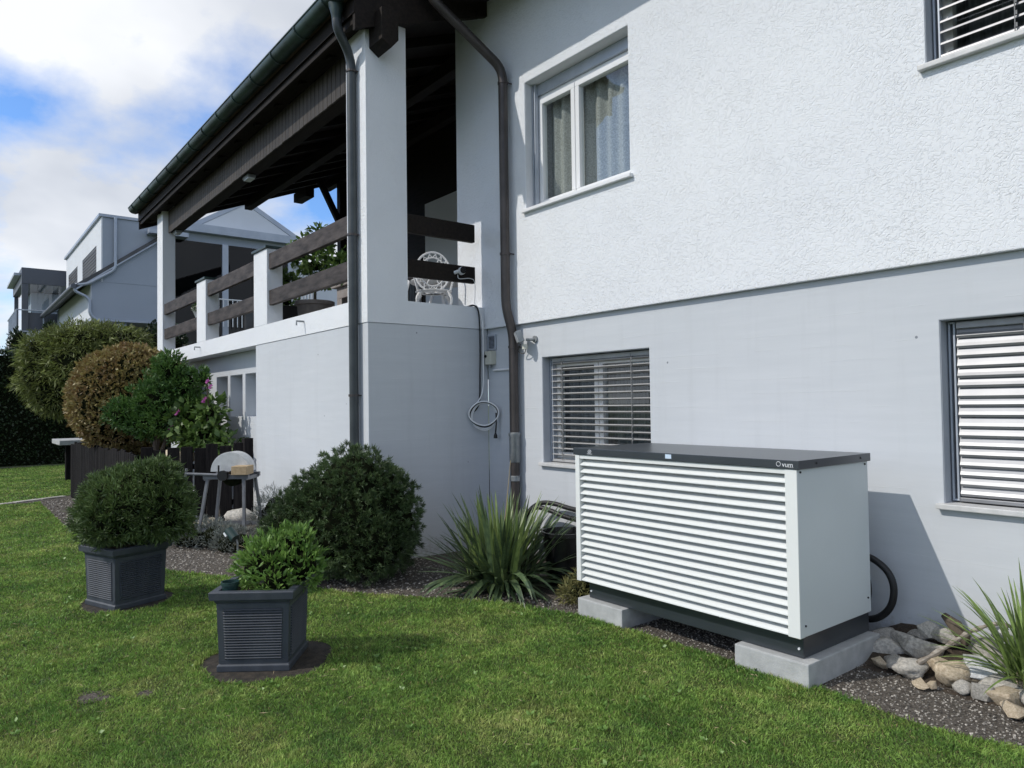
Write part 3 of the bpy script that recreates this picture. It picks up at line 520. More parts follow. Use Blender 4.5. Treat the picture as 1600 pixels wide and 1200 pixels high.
def blind(H, ys, n, tilt, depth, m, cords, z_top=None, stagger=0.0):
    x0, x1, z0, z1 = H; y = ys+.11; a, b = x0+.058, x1-.058
    bl = MB().box(a, b, y-.02, y+.02, z1-.055, z1-.012).build('window_blind', M[m], house, bevel=.004)
    pitch = (z1-z0-.09)/n; prof = [(-depth/2, -.004), (-depth*.36, .006), (-depth*.12, .002), (depth*.25, .003), (depth*.42, -.004), (depth/2, .003)]
    c, s = math.cos(tilt), math.sin(tilt); first = None
    def mesh(t):
        c, s = math.cos(t), math.sin(t); v = []; f = []
        for px_, pz in prof:
            yy, zz = px_*c-pz*s, px_*s+pz*c; v += [(a, yy, zz), (b, yy, zz)]
        k = len(prof)
        for i in range(k-1): f.append((2*i, 2*i+1, 2*i+3, 2*i+2))
        v2 = [(p[0], p[1]+.0016*s, p[2]-.0016*c) for p in v]; off = len(v); v += v2; f += [tuple(reversed([q+off for q in g])) for g in f]
        f += [(0, 2*k-2, 2*k-2+off, off), (1, 1+off, 2*k-1+off, 2*k-1), (0, off, 1+off, 1), (2*k-2, 2*k-1, 2*k-1+off, 2*k-2+off)]
        me = bpy.data.meshes.new('slat'); me.from_pydata([(p[0]-org(house).x, p[1], p[2]) for p in v], [], f); me.update(); me.materials.append(M[m]); return me
    me = mesh(tilt)
    for i in range(n):
        z = z0+.05+pitch*(i+.5); o = bpy.data.objects.new('slat', me); COL.objects.link(o); o.parent = bl; o.location = (0, y-org(house).y, z)
        o.rotation_euler = (R(random.uniform(-2, 2))*(1+stagger), R(random.uniform(-.08, .08)), 0)
    box('bottom_rail', a, b, y-.03, y+.03, z0+.012, z0+.036, M[m], bl, .004)
    for cx in cords:
        MB().tube([(cx, y-depth/2-.006, z0+.03), (cx+.004, y-depth/2-.004, (z0+z1)/2), (cx, y-depth/2-.006, z1-.03)], .0035, 6).build('cord', M['cord'], bl)
        for i in range(n):
            z = z0+.05+pitch*(i+.5); 
            if i % 1 == 0: box('slat_clip', cx+.004, cx+.012, y-depth/2-.006, y-depth/2+.004, z-.012, z+.012, M['cord'], bl)
    return bl
blind(LW, YW, 16, R(-10), .075, 'slat_bronze', (LW[0]+.22, LW[1]-.28))
blind(LR, YW, 17, R(72), .088, 'slat', (LR[0]+.43, LR[1]-.35))
blind(UR, YS, 18, R(30), .078, 'slat', (UR[0]+.46, UR[1]-.35))

# terrace body
XS, YT = -6.58, 3.35
box('terrace_base', -9.91, XS, YT, YW-.002, -.3, 2.438, M['concrete'], house, .008)
NICHE = [(-12.595, -11.99, 1.45, 2.10), (-11.855, -11.255, 1.45, 2.10), (-11.12, -10.62, 1.45, 2.10)]
wall_y('recessed_wall', -15.7, -9.912, -.3, 2.438, 3.60, .30, NICHE, M['concrete'], house)
for nx0, nx1, nz0, nz1 in NICHE:
    box('niche_panel', nx0-.02, nx1+.02, 3.82, 3.86, nz0-.02, nz1+.02, M['reveal'], house)
box('terrace_end_wall', -15.7, -15.4, 3.902, 8.2, -.3, 2.438, M['concrete'], house)
box('terrace_slab', -15.68, -7.12, 3.62, 12.0, 2.25, 2.436, M['soffit'], house)
box('front_parapet', -15.705, XS+.008, YT-.008, 3.60, 2.44, 2.685, M['stucco'], house)
box('side_parapet', -6.83, XS+.008, 3.60, YS-.002, 2.44, 2.685, M['stucco'], house)
box('end_parapet', -15.705, -15.45, 3.601, 7.6, 2.44, 2.685, M['stucco'], house, .012)
box('corner_column', -7.02, XS+.008, YT-.008, 3.81, 2.685, 5.58, M['stucco'], house)
box('end_column', -15.7, -15.25, YT-.006, 3.58, 2.686, 5.60, M['stucco'], house, .012)
for a, b in ((-12.83, -12.30), (-9.97, -9.45)):
    p = box('railing_post', a, b, YT-.006, 3.56, 2.686, 3.70, M['stucco'], house, .012)
    box('post_cap', a-.02, b+.02, YT-.03, 3.59, 3.702, 3.735, M['copper'], p, .004)
for a, b in ((-15.27, -12.81), (-12.32, -9.95), (-9.58, -7.0)):
    for z0, z1 in ((2.94, 3.14), (3.42, 3.63)):
        MB().box(a, b, 3.375, 3.435, z0, z1).build('railing_board', M['rail_wood'], house, bevel=.006)
for z0, z1 in ((2.955, 3.14), (3.42, 3.62)):
    MB().box(-6.66, -6.60, 3.79, 4.70, z0, z1).build('railing_board', M['dark_wood'], house, bevel=.006)
for a in (-12.6, -8.2):
    MB().tube([(a, YT-.004, 2.60), (a, YT-.10, 2.60), (a, YT-.10, 2.55)], .011, 8).build('overflow_spout', M['sleeve'], house)
# terrace roof
def roof_z(y): return 5.50+.40*(y-3.3)
XR, XL = -6.45, -16.55
mb = MB(); mb.prism([(3.16, roof_z(3.16)+.05), (12.0, roof_z(12.0)+.05), (12.0, roof_z(12.0)+.22), (3.16, roof_z(3.16)+.22)], 'x', XL, XR); roof = mb.build('terrace_roof', M['dark_wood'], house)
mb = MB(); mb.prism([(3.10, roof_z(3.10)+.225), (12.0, roof_z(12.0)+.225), (12.0, roof_z(12.0)+.29), (3.10, roof_z(3.10)+.29)], 'x', XL-.03, XR+.03); mb.build('roof_tiles', M['tiles'], roof)
for i in range(13):
    x = -16.2+i*.80
    mb = MB(); mb.prism([(3.30, roof_z(3.30)-.07), (11.9, roof_z(11.9)-.07), (11.9, roof_z(11.9)+.049), (3.30, roof_z(3.30)+.049)], 'x', x-.045, x+.045); mb.build('rafter', M['dark_wood'], roof)
for x0, x1 in ((XL-.001, XL+.05), (XR-.05, XR+.001)):     # barge boards
    mb = MB(); mb.prism([(3.17, roof_z(3.17)-.12), (12.0, roof_z(12.0)-.12), (12.0, roof_z(12.0)+.21), (3.17, roof_z(3.17)+.21)], 'x', x0, x1); mb.build('barge_board', M['dark_wood'], roof)
box('fascia_board', XL, XR, 3.19, 3.225, 5.42, 5.66, M['dark_wood'], roof, .005)
box('soffit_board', XL+.06, XR-.06, 3.226, 3.44, 5.47, 5.49, M['dark_wood'], roof)
for py in (5.4, 7.3):
    box('purlin', XL+.1, -7.0, py-.08, py+.08, roof_z(py)-.27, roof_z(py)-.071, M['dark_wood'], roof, .006)
box('front_beam', -15.24, -7.03, 3.47, 3.66, 5.05, 5.46, M['dark_wood'], house, .006)
nb = 70
for i in range(nb):
    a = -15.23+(8.2)*i/nb; b = a+8.2/nb-.010
    if i == 0:
        first_board = MB().box(0, b-a, 0, .022, 5.035, 5.468).build('cladding_board', M['clad'], house, bevel=.003, seg=1); first_board.location = (a-org(house).x, 3.446-org(house).y, 0)
        for v in first_board.data.vertices: v.co += org(house)
    else: copy_to(first_board, house, (a-org(house).x, 3.446-org(house).y, random.uniform(-.004, .004)))
# projecting purlin end over the corner column
MB().prism([(3.385, 5.24), (3.49, 5.17), (3.575, 5.27), (3.575, 5.56), (3.385, 5.56)], 'x', -6.60, -6.30).build('purlin_end', M['dark_wood'], house, bevel=.006)
# rear post with brace, seen through the terrace
box('rear_post', -15.62, -15.44, 7.18, 7.36, 2.686, roof_z(7.27)-.28, M['dark_wood'], house, .006)
MB().bar((-15.53, 6.72, roof_z(6.7)-.10), (-15.53, 7.2, 5.85), .12, .12).build('brace', M['dark_wood'], house)
box('beam_end', -15.9, -15.2, 6.25, 6.45, 6.25, 6.45, M['dark_wood'], house, .006)
# terrace back wall with door
box('terrace_back_wall', -13.05, -7.12, 8.0, 8.2, 2.44, 5.85, M['nb_white'], house)
box('terrace_back_wall', -15.4, -13.06, 8.02, 8.2, 2.44, 7.4, M['dark_wood'], house)
dr = frame(MB(), -14.3, -13.25, 7.96, 8.015, 2.46, 4.7, .07).build('terrace_door', M['pvc'], house)
pane(-14.23, -13.32, 7.98, 2.53, 4.63, dr, 'glass_dark'); curtain(-13.75, -13.3, 7.94, 2.5, 4.65, dr, 'dark_curtain')
MB().prism([(8.01, 5.852), (8.19, 5.852), (8.19, 7.6), (8.01, 7.6)], 'x', -13.05, -7.12).build('gable_boarding', M['dark_wood'], house)
# main roof eave over the right part of the house
def mroof(y): return 5.98+.40*(y-3.95)
mb = MB(); mb.prism([(3.95, mroof(3.95)), (12, mroof(12)), (12, mroof(12)+.25), (3.95, mroof(3.95)+.25)], 'x', -6.436, 4.6); mroof_o = mb.build('main_roof', M['dark_wood'], house)
for i in range(12):
    x = -6.2+i*.95; mb = MB(); mb.prism([(4.0, mroof(4.0)-.12), (4.79, mroof(4.79)-.12), (4.79, mroof(4.79)-.002), (4.0, mroof(4.0)-.002)], 'x', x-.05, x+.05); mb.build('rafter', M['dark_wood'], mroof_o)
MB().tube([(-6.38, 3.87, 6.12), (4.6, 3.87, 6.12)], .075, 14).build('main_gutter', M['copper'], mroof_o, smooth=True)
# half-round gutter along the terrace eave, with brackets
def gutter(x0, x1, y, z, r):
    v = []; f = []; n = 14
    for k in range(n+1):
        a = math.pi+math.pi*k/n
        for rr in (r, r-.006):
            for x in (x0, x1): v.append((x, y+rr*math.cos(a), z+rr*math.sin(a)))
    for k in range(n):
        o = 4*k; f += [(o, o+1, o+5, o+4), (o+2, o+6, o+7, o+3), (o, o+4, o+6, o+2), (o+1, o+3, o+7, o+5)]
    g = MB().add(v, f).build('gutter', M['copper'], house, smooth=True)
    MB().tube([(x0, y-r, z+.004), (x1, y-r, z+.004)], .011, 8).build('gutter_bead', M['copper'], g, smooth=True)
    c = [(y+r*math.cos(math.pi+math.pi*k/12), z+r*math.sin(math.pi+math.pi*k/12)) for k in range(13)]
    for xx, nm in ((x0, 'gutter_end'), (x1, 'gutter_end')): MB().prism(c, 'x', xx-.004, xx+.004).build(nm, M['copper'], g)
    x = x0+.35
    while x < x1:
        p = [(x, y+(r+.006)*math.cos(math.pi+math.pi*k/12), z+(r+.006)*math.sin(math.pi+math.pi*k/12)) for k in range(13)]
        MB().tube(p, .010, 6).build('bracket', M['copper'], g); x += .72
    return g
gutter(-16.50, -6.42, 3.065, 5.735, .100)
# downpipes
def clamp(x, y, z, r, parent, wall_y_):
    MB().lathe([(r, -.012), (r+.007, -.012), (r+.007, .012), (r, .012)], (x, y, z), 16).build('pipe_clamp', M['pipe'], parent)
    MB().tube([(x+r*.8, y+r*.5, z), (x+r*.8, wall_y_, z)], .007, 6).build('clamp_pin', M['pipe'], parent)
p1 = MB().tube(bend([(-6.70, 3.09, 5.58), (-6.70, 3.09, 5.42), (-6.78, 3.285, 5.20), (-6.78, 3.285, 4.9), (-6.765, 3.285, 0.0)], .14), .047, 18).build('downpipe', M['pipe_blue'], house, smooth=True)
MB().lathe([(.048, -.10), (.052, -.06), (.085, .05), (.08, .10)], (-6.70, 3.09, 5.60), 18).build('funnel', M['copper'], p1, smooth=True)
for z in (5.05, 3.35, 1.7): clamp(-6.775, 3.285, z, .047, p1, YT)
p2 = MB().tube(bend([(-6.30, 3.93, 6.2), (-6.30, 3.93, 5.86), (-6.06, 4.71, 5.20), (-6.06, 4.71, 2.62), (-6.02, 4.775, 2.34), (-6.02, 4.775, 0.0)], .13), .050, 18).build('downpipe', M['pipe'], house, smooth=True)
for z, xx, yy in ((5.05, -6.06, 4.71), (3.2, -6.06, 4.71), (2.20, -6.02, 4.775)): clamp(xx, yy, z, .05, p2, YW)
MB().lathe([(.051, -.19), (.058, -.18), (.058, .08), (.066, .10), (.066, .12), (.051, .13)], (-6.02, 4.775, 1.16), 18).build('pipe_sleeve', M['sleeve'], p2, smooth=True)
MB().lathe([(.051, -.03), (.056, -.025), (.056, .025), (.051, .03)], (-6.02, 4.775, .80), 18).build('pipe_sleeve', M['sleeve'], p2, smooth=True)
for lx in (-10.79, -15.0):
    l = box('soffit_lamp', lx-.12, lx+.12, 3.5, 3.62, 5.005, 5.046, M['sleeve'], house, .006)
    box('lamp_cover', lx-.10, lx+.10, 3.51, 3.61, 4.985, 5.004, M['lens'], l, .004)

# ------------------------------------------------------------------ heat pump on concrete blocks
def block(x0, x1, y0, y1, label):
    o = box('concrete_block', x0, x1, y0, y1, -.06, .132, M['raw_concrete'], None, .008, loc=((x0+x1)/2, y0, 0)); tag(o, label, 'concrete block', 'concrete blocks under the heat pump'); return o
block(-2.625, -2.15, 3.755, 4.60, 'pale concrete foundation block under the right end of the heat pump')
block(-3.995, -3.545, 3.755, 4.60, 'pale concrete foundation block under the left end of the heat pump, by the yucca')
HX0, HX1, HY0, HY1 = -3.985, -2.185, 3.745, 4.565
hp = thing('heat_pump', 'white louvred heat pump cabinet with anthracite lid standing before the grey wall', 'heat pump', (-3.085, 4.16, .132))
bs = box('base_frame', HX0+.05, HX1-.03, HY0+.075, HY1+.03, .134, .285, M['hp_dark'], hp, .006)
MB().tube([(HX1-.055, HY0+.068, .185), (HX1-.055, HY0+.076, .185)], .007, 8).build('bolt', M['silver'], bs)
MB().tube([(HX0+.075, HY0+.068, .185), (HX0+.075, HY0+.076, .185)], .007, 8).build('bolt', M['silver'], bs)
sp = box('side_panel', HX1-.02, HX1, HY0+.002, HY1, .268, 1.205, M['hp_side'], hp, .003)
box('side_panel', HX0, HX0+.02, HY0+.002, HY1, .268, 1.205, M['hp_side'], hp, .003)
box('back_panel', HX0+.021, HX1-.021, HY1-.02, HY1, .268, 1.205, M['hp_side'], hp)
for yy, zz in ((HY0+.03, 1.19), (HY1-.04, 1.19), (HY0+.05, .33), (HY1-.04, .36)):
    MB().tube([(HX1-.001, yy, zz), (HX1+.006, yy, zz)], .006, 8).build('screw', M['black'], sp)
for a, b in ((HX0, HX0+.045), (HX1-.075, HX1-.0005)):
    box('corner_post', a, b, HY0-.004, HY0+.05, .266, 1.206, M['hp_white'], hp, .003)
box('top_rail', HX0+.046, HX1-.076, HY0, HY0+.04, 1.178, 1.206, M['hp_white'], hp, .002)
box('inner_wall', HX0+.03, HX1-.03, HY0+.16, HY0+.18, .285, 1.2, M['black'], hp)
# louvre slats
NS = 17; pz = (1.178-.268)/NS
lx0, lx1 = HX0+.046, HX1-.076
def louvre_mesh():
    prof = [(.012, .001), (0.0, .004), (.001, .011), (.058, pz*.86), (.074, pz*.90)]
    v = []; f = []; k = len(prof)
    for y, z in prof: v += [(lx0, y, z), (lx1, y, z)]
    for y, z in prof: v += [(lx0, y+.0025, z-.0025), (lx1, y+.0025, z-.0025)]
    for i in range(k-1): f += [(2*i, 2*i+1, 2*i+3, 2*i+2), (2*k+2*i, 2*k+2*i+2, 2*k+2*i+3, 2*k+2*i+1)]
    f += [(0, 2*k, 2*k+1, 1), (2*k-2, 2*k-1, 4*k-1, 4*k-2)]
    me = bpy.data.meshes.new('louvre_slat'); me.from_pydata([(x-org(hp).x, y, z) for x, y, z in v], [], f); me.update(); me.materials.append(M['hp_white']); return me
lm = louvre_mesh()
for i in range(NS):
    o = bpy.data.objects.new('louvre_slat', lm); COL.objects.link(o); o.parent = hp; ORG[o.name] = org(hp); o.location = (0, HY0+.002-org(hp).y, .268+i*pz-org(hp).z); ORG[o.name] = org(hp)+o.location
    for cx in (-2.735,):
        box('slat_clip', cx-.004, cx+.004, HY0+.022, HY0+.036, .268+i*pz-.008, .268+i*pz+.004, M['hp_white'], o)
box('support_bar', -2.745, -2.725, HY0+.078, HY0+.10, .285, 1.19, M['hp_white'], hp)
lid = box('lid', HX0-.014, HX1+.016, HY0-.010, HY1+.010, 1.207, 1.257, M['hp_dark'], hp, .003)
for yy in (HY0+.18, HY1-.12): MB().tube([(HX1+.015, yy, 1.233), (HX1+.019, yy, 1.233)], .007, 10).build('screw', M['black'], lid)
def text(body, size, loc, m, parent, name='lettering', align='CENTER', rot=(R(90), 0, 0)):
    cu = bpy.data.curves.new(name, 'FONT'); cu.body = body; cu.size = size; cu.extrude = .0004; cu.align_x = align; cu.align_y = 'CENTER'; cu.materials.append(m)
    tmp = bpy.data.objects.new(name, cu); COL.objects.link(tmp); dg = bpy.context.evaluated_depsgraph_get(); me = bpy.data.meshes.new_from_object(tmp.evaluated_get(dg)); bpy.data.objects.remove(tmp)
    o = bpy.data.objects.new(name, me); COL.objects.link(o); o.parent = parent; o.location = Vector(loc)-org(parent); o.rotation_euler = rot; return o
fy = HY0-.0108
text('vum', .040, (-2.236, fy, 1.231), M['silver'], lid)
MB().tube([(-2.292+.013*math.cos(a), fy, 1.2335+.013*math.sin(a)) for a in np.linspace(0, 2*math.pi, 25)], .0016, 6).build('lettering', M['silver'], lid)
MB().box(-2.235, -2.20, fy-.0004, fy+.0004, 1.2165, 1.2175).build('lettering', M['silver'], lid)
MB().tube([(-3.822+.017*math.cos(a), fy, 1.236+.011*math.sin(a)) for a in np.linspace(0, 2*math.pi, 25)], .0015, 6).build('emblem', M['silver'], lid)
for dz in (-.004, 0, .004): MB().box(-3.833, -3.811, fy-.0004, fy+.0004, 1.2355+dz, 1.237+dz).build('emblem', M['silver'], lid)
MB().box(-3.848, -3.796, fy-.0004, fy+.0004, 1.2165, 1.2195).build('emblem', M['silver'], lid)
MB().box(-3.113, -3.063, fy-.0004, fy+.0004, 1.222, 1.250).build('sticker', M['sticker'], lid)

# ------------------------------------------------------------------ hoses, cables and fittings on the wall
def curve_pts(ctrl, n=10):
    P = [Vector(p) for p in ctrl]; P = [P[0]*2-P[1]]+P+[P[-1]*2-P[-2]]; out = []
    for i in range(1, len(P)-2):
        for j in range(n):
            t = j/n; a, b, c, d = P[i-1], P[i], P[i+1], P[i+2]
            out.append(.5*((2*b)+(c-a)*t+(2*a-5*b+4*c-d)*t*t+(3*b-a-3*c+d)*t**3))
    out.append(P[-2]); return out
h = MB().tube(curve_pts([(-2.36, 4.70, .58), (-2.24, 4.70, .57), (-2.14, 4.70, .50), (-2.105, 4.70, .40), (-2.13, 4.70, .28), (-2.22, 4.70, .19), (-2.36, 4.69, .16)]), .022, 12).build('hose', M['black'], None, (-2.2, 4.7, .16), smooth=True); tag(h, 'thick black hose looping out behind the right side of the heat pump', 'hose')
h = MB().tube(curve_pts([(-2.38, 4.64, .50), (-2.262, 4.64, .47), (-2.235, 4.64, .38), (-2.262, 4.64, .28), (-2.38, 4.64, .24)]), .02, 12).build('hose', M['black'], None, (-2.24, 4.64, .24), smooth=True); tag(h, 'inner black hose hugging the back edge of the heat pump', 'hose')
for k, (lab, dz, dy) in enumerate((('upper of two black insulated pipes curving along the wall behind the yucca', .0, .0), ('lower of two black insulated pipes curving along the wall behind the yucca', -.075, -.06))):
    h = MB().tube(curve_pts([(-5.74, 4.66+dy, .0), (-5.75, 4.66+dy, .25+dz), (-5.70, 4.68+dy, .47+dz), (-5.55, 4.71+dy, .585+dz*.5), (-5.36, 4.74+dy, .60+dz*.8), (-5.1, 4.76+dy, .57+dz), (-4.4, 4.76+dy, .54+dz), (-3.9, 4.72+dy, .5+dz), (-3.6, 4.62, .48+dz)]), .024, 12).build('insulated_pipe', M['black'], None, (-5.74, 4.66+dy, 0), smooth=True); tag(h, lab, 'pipe')
    x = -5.27+.02*k; zc = .592+dz*.85; q = MB().lathe([(.03, -.02), (.034, -.018), (.034, .018), (.03, .02)], (0, 0, 0), 12)
    q.v = [(x+z, 4.745+dy+yy, zc+xx) for xx, yy, z in q.v]; q.build('pipe_clip', M['black_gloss'], h) if False else None
# cable with coil
cb = thing('cable_coil', 'black and white cables running down the corner into a hanging coil', 'cable', (-6.50, 4.70, 1.34))
MB().tube(curve_pts([(-6.66, 4.62, 2.692), (-6.575, 4.66, 2.70), (-6.545, 4.70, 2.62), (-6.55, 4.72, 2.3), (-6.545, 4.71, 1.95), (-6.56, 4.70, 1.6), (-6.60, 4.60, 1.47)]), .009, 8).build('black_cable', M['black'], cb, smooth=True)
MB().tube(curve_pts([(-6.64, 4.64, 2.69), (-6.56, 4.69, 2.69), (-6.53, 4.74, 2.5), (-6.53, 4.745, 2.1), (-6.525, 4.73, 1.75), (-6.55, 4.66, 1.60), (-6.59, 4.58, 1.50)]), .007, 8).build('white_cable', M['white_paint'], cb, smooth=True)
er, eu = Vector((.62, .785, 0)), Vector((0, 0, 1)); cc = Vector((-6.46, 4.70, 1.475))
for k in range(4):
    m_ = 'white_cable' if k != 2 else 'black_cable'; rx, rz = .135+.008*k, .15-.006*k; ph = .3*k
    MB().tube([cc+er*(rx*math.cos(a)+.006*math.sin(3*a+ph))+eu*(rz*math.sin(a)+.012*k-.02)+Vector((.008*k, -.008*k, 0)) for a in np.linspace(0, 2*math.pi, 41)], .0075, 8).build(m_, M['white_paint'] if k != 2 else M['black'], cb, smooth=True)
pl0 = cc+er*.135
MB().tube(curve_pts([pl0+Vector((.02, -.02, .02)), pl0+Vector((.02, -.02, -.10)), pl0+Vector((.005, -.02, -.20))]), .008, 8).build('black_cable', M['black'], cb, smooth=True)
pp = pl0+Vector((.005, -.02, -.20)); MB().lathe([(.008, .0), (.02, -.03), (.022, -.06), (.004, -.062)], tuple(pp), 12).build('plug', M['black'], cb)
vg = thing('vent_grille', 'small grey louvred vent grille beside the inner corner of the wall', 'vent', (-6.48, YW, 2.19))
frame(MB(), -6.565, -6.41, YW-.022, YW-.001, 2.20, 2.37, .018).build('frame', M['rail'], vg, bevel=.003)
for i in range(9): MB().bar((-6.547, YW-.012, 2.228+i*.0142), (-6.428, YW-.012, 2.228+i*.0142), .012, .003, up=(0, -.5, .8)).build('blade', M['rail'], vg)
box('backing', -6.547, -6.428, YW-.004, YW-.0015, 2.218, 2.352, M['black'], vg)
sw = thing('switch_box', 'ivory switch box with black knob mounted under the vent grille', 'switch', (-6.48, YW, 2.04))
box('housing', -6.55, -6.425, YW-.075, YW-.001, 2.035, 2.185, M['beige_plastic'], sw, .006)
MB().tube([(-6.52, YW-.088, 2.13), (-6.52, YW-.076, 2.13)], .016, 14).build('knob', M['black'], sw)
MB().tube([(-6.49, YW-.04, 2.036), (-6.49, YW-.04, 2.00)], .014, 12).build('cable_gland', M['sleeve'], sw)
MB().tube([(-6.455, YW-.016, 1.97), (-6.08, YW-.016, 1.97)], .013, 10).build('conduit', M['white_paint'], sw, smooth=True)
fl = thing('floodlight', 'outdoor floodlight with motion sensor on the wall beside the brown downpipe', 'lamp', (-5.76, YW, 2.2))
rm = Matrix.Translation(Vector((-5.85, 4.72, 2.29))) @ Matrix.Rotation(R(-32), 4, 'Z') @ Matrix.Rotation(R(20), 4, 'X')
MB().prism([(-.085, -.06), (.085, -.06), (.075, .065), (-.075, .065)], 'y', -.03, .03).build('lamp_head', M['sleeve'], fl, bevel=.006).matrix_local = Matrix.Translation(-org(fl)) @ rm @ Matrix.Translation(org(fl))
MB().prism([(-.07, -.047), (.07, -.047), (.062, .053), (-.062, .053)], 'y', -.034, -.031).build('lamp_glass', M['lens'], fl).matrix_local = Matrix.Translation(-org(fl)) @ rm @ Matrix.Translation(org(fl))
MB().tube([(-5.79, 4.76, 2.26), (-5.74, 4.82, 2.26), (-5.735, YW-.001, 2.26)], .014, 8).build('arm', M['sleeve'], fl)
MB().tube([(-5.735, YW-.02, 2.265), (-5.735, YW-.001, 2.265)], .035, 14).build('wall_plate', M['sleeve'], fl)
MB().tube([(-5.79, 4.745, 2.21), (-5.79, 4.745, 2.16)], [.025, .03], 12).build('motion_sensor', M['beige_plastic'], fl, smooth=True)
MB().tube(curve_pts([(-5.88, 4.76, 2.22), (-5.93, 4.77, 2.15), (-5.86, 4.79, 2.12), (-5.80, 4.77, 2.17)]), .005, 6).build('flex', M['black'], fl)
sc = thing('security_camera', 'white round security camera fixed to the lower terrace railing', 'camera', (-6.58, 4.45, 3.05))
MB().lathe([(.001, .05), (.03, .048), (.042, .03), (.042, -.03), (.03, -.04)], (0, 0, 0), 18)
b = MB().lathe([(.001, -.05), (.034, -.048), (.042, -.035), (.042, .03), (.038, .045)], (0, 0, 0), 18); b.v = [(-6.53+z*.9, 4.47-.25*z+x, 3.065+y) for x, y, z in b.v]; b.build('housing', M['white_paint'], sc, smooth=True)
b = MB().lathe([(.039, .042), (.036, .046), (.001, .046)], (0, 0, 0), 18); b.v = [(-6.53+z*.9, 4.47-.25*z+x, 3.065+y) for x, y, z in b.v]; b.build('lens', M['black_gloss'], sc, smooth=True)
MB().tube([(-6.598, 4.42, 3.05), (-6.55, 4.44, 3.06)], .02, 10).build('mount', M['white_paint'], sc)
MB().tube(curve_pts([(-6.585, 4.45, 3.03), (-6.58, 4.47, 2.985), (-6.575, 4.62, 3.0), (-6.59, 4.685, 2.95), (-6.6, 4.69, 2.72)]), .004, 6).build('lead', M['white_paint'], sc)

# ------------------------------------------------------------------ planters
def planter(loc, rot, label):
    t = thing('planter', label, 'planter', loc, 'square slate planters on the lawn', local=True); t.rotation_euler = (0, 0, rot)
    H = .455; wb, wt = .206, .220
    def W(z): return wb+(wt-wb)*z/H
    mb = MB(); prof = [(0, wb+.012), (.035, wb+.012), (.045, W(.045)), (.41, W(.41)), (.42, W(.42)+.008), (.43, W(.43)+.010), (.435, wt+.030), (H+.025, wt+.034), (H+.03, wt+.029), (H+.03, wt-.012), (.36, wt-.03)]
    v = []; f = []
    for z, w in prof: v += [(-w, -w, z), (w, -w, z), (w, w, z), (-w, w, z)]
    for i in range(len(prof)-1):
        for k in range(4): k2 = (k+1) % 4; f.append((4*i+k, 4*i+k2, 4*i+4+k2, 4*i+4+k))
    f.append((3, 2, 1, 0)); mb.add(v, f).build('pot', M['planter'], t, bevel=.004)
    # ribbed panel on each side: a raised frame with horizontal half-round ribs
    for s in range(4):
        rot_ = Matrix.Rotation(s*math.pi/2, 4, 'Z'); q = MB()
        n = 19; z0, z1 = .072, .378
        for i in range(n):
            z = z0+(z1-z0)*(i+.5)/n; y = -W(z); hw = W(z)-.04; r_ = (z1-z0)/n*.47
            ring = [(0.002, -r_), (-.008, -r_*.4), (-.010, 0), (-.008, r_*.4), (0.002, r_)]
            vs = [rot_ @ Vector((sx*hw, y+a, z+b)) for sx in (-1, 1) for a, b in ring]
            q.add(vs, [(k, k+1, k+6, k+5) for k in range(4)]+[(0, 1, 2, 3, 4), (9, 8, 7, 6, 5)])
        q.build('ribbed_panel', M['planter'], t, smooth=True)
        for za, zb in ((.045, .07), (.38, .405)):
            q = MB(); q.prism([(-W(za)-.003, za), (-W(zb)-.003, zb), (-W(zb)+.01, zb), (-W(za)+.01, za)], 'x', -W(za)+.008, W(za)-.008)
            q.v = [tuple(rot_ @ Vector(p)) for p in q.v]; q.build('panel_border', M['planter'], t)
    MB().box(-.195, .195, -.195, .195, .40, .43).build('potting_soil', M['soil'], t)
    return t
def disc(loc, r, label):
    n = 40; o = MB().prism([(loc[0]+r*(1+.03*math.sin(3*a))*math.cos(a), loc[1]+r*math.sin(a)) for a in np.linspace(0, 2*math.pi, n, endpoint=False)], 'z', -.04, .004).build('round_slab', M['slab'], None, (*loc, 0), bevel=.004); tag(o, label, 'paving slab', 'round slabs under the planters')
PA, PB = (-6.70, 1.19), (-4.59, 1.60)
disc((-6.70, 1.20), .365, 'round dark slab in the lawn under the planter with the rounded pine')
disc((-4.57, 1.62), .41, 'round dark slab in the lawn under the planter with the bright green shrub')
planter((*PA, .005), R(20), 'square slate-grey ribbed planter holding the rounded pine at left')
planter((*PB, .005), R(53), 'square slate-grey ribbed planter holding the bright green leafy shrub')
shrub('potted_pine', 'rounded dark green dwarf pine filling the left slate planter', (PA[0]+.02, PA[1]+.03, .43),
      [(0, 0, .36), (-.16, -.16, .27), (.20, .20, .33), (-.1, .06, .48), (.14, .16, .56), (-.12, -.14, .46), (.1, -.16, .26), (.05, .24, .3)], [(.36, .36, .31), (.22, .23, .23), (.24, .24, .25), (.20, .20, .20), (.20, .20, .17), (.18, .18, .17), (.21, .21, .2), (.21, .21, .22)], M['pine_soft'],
      n_clump=1700, per=30, ln=.058, wd=.0085, spread=.65, bump=.22, bscale=4.5, up=.45, depth=.10, seed=2.3, floor=.09, core=.74, stem=[([(0, 0, -.03), (.02, 0, .3)], .03)])
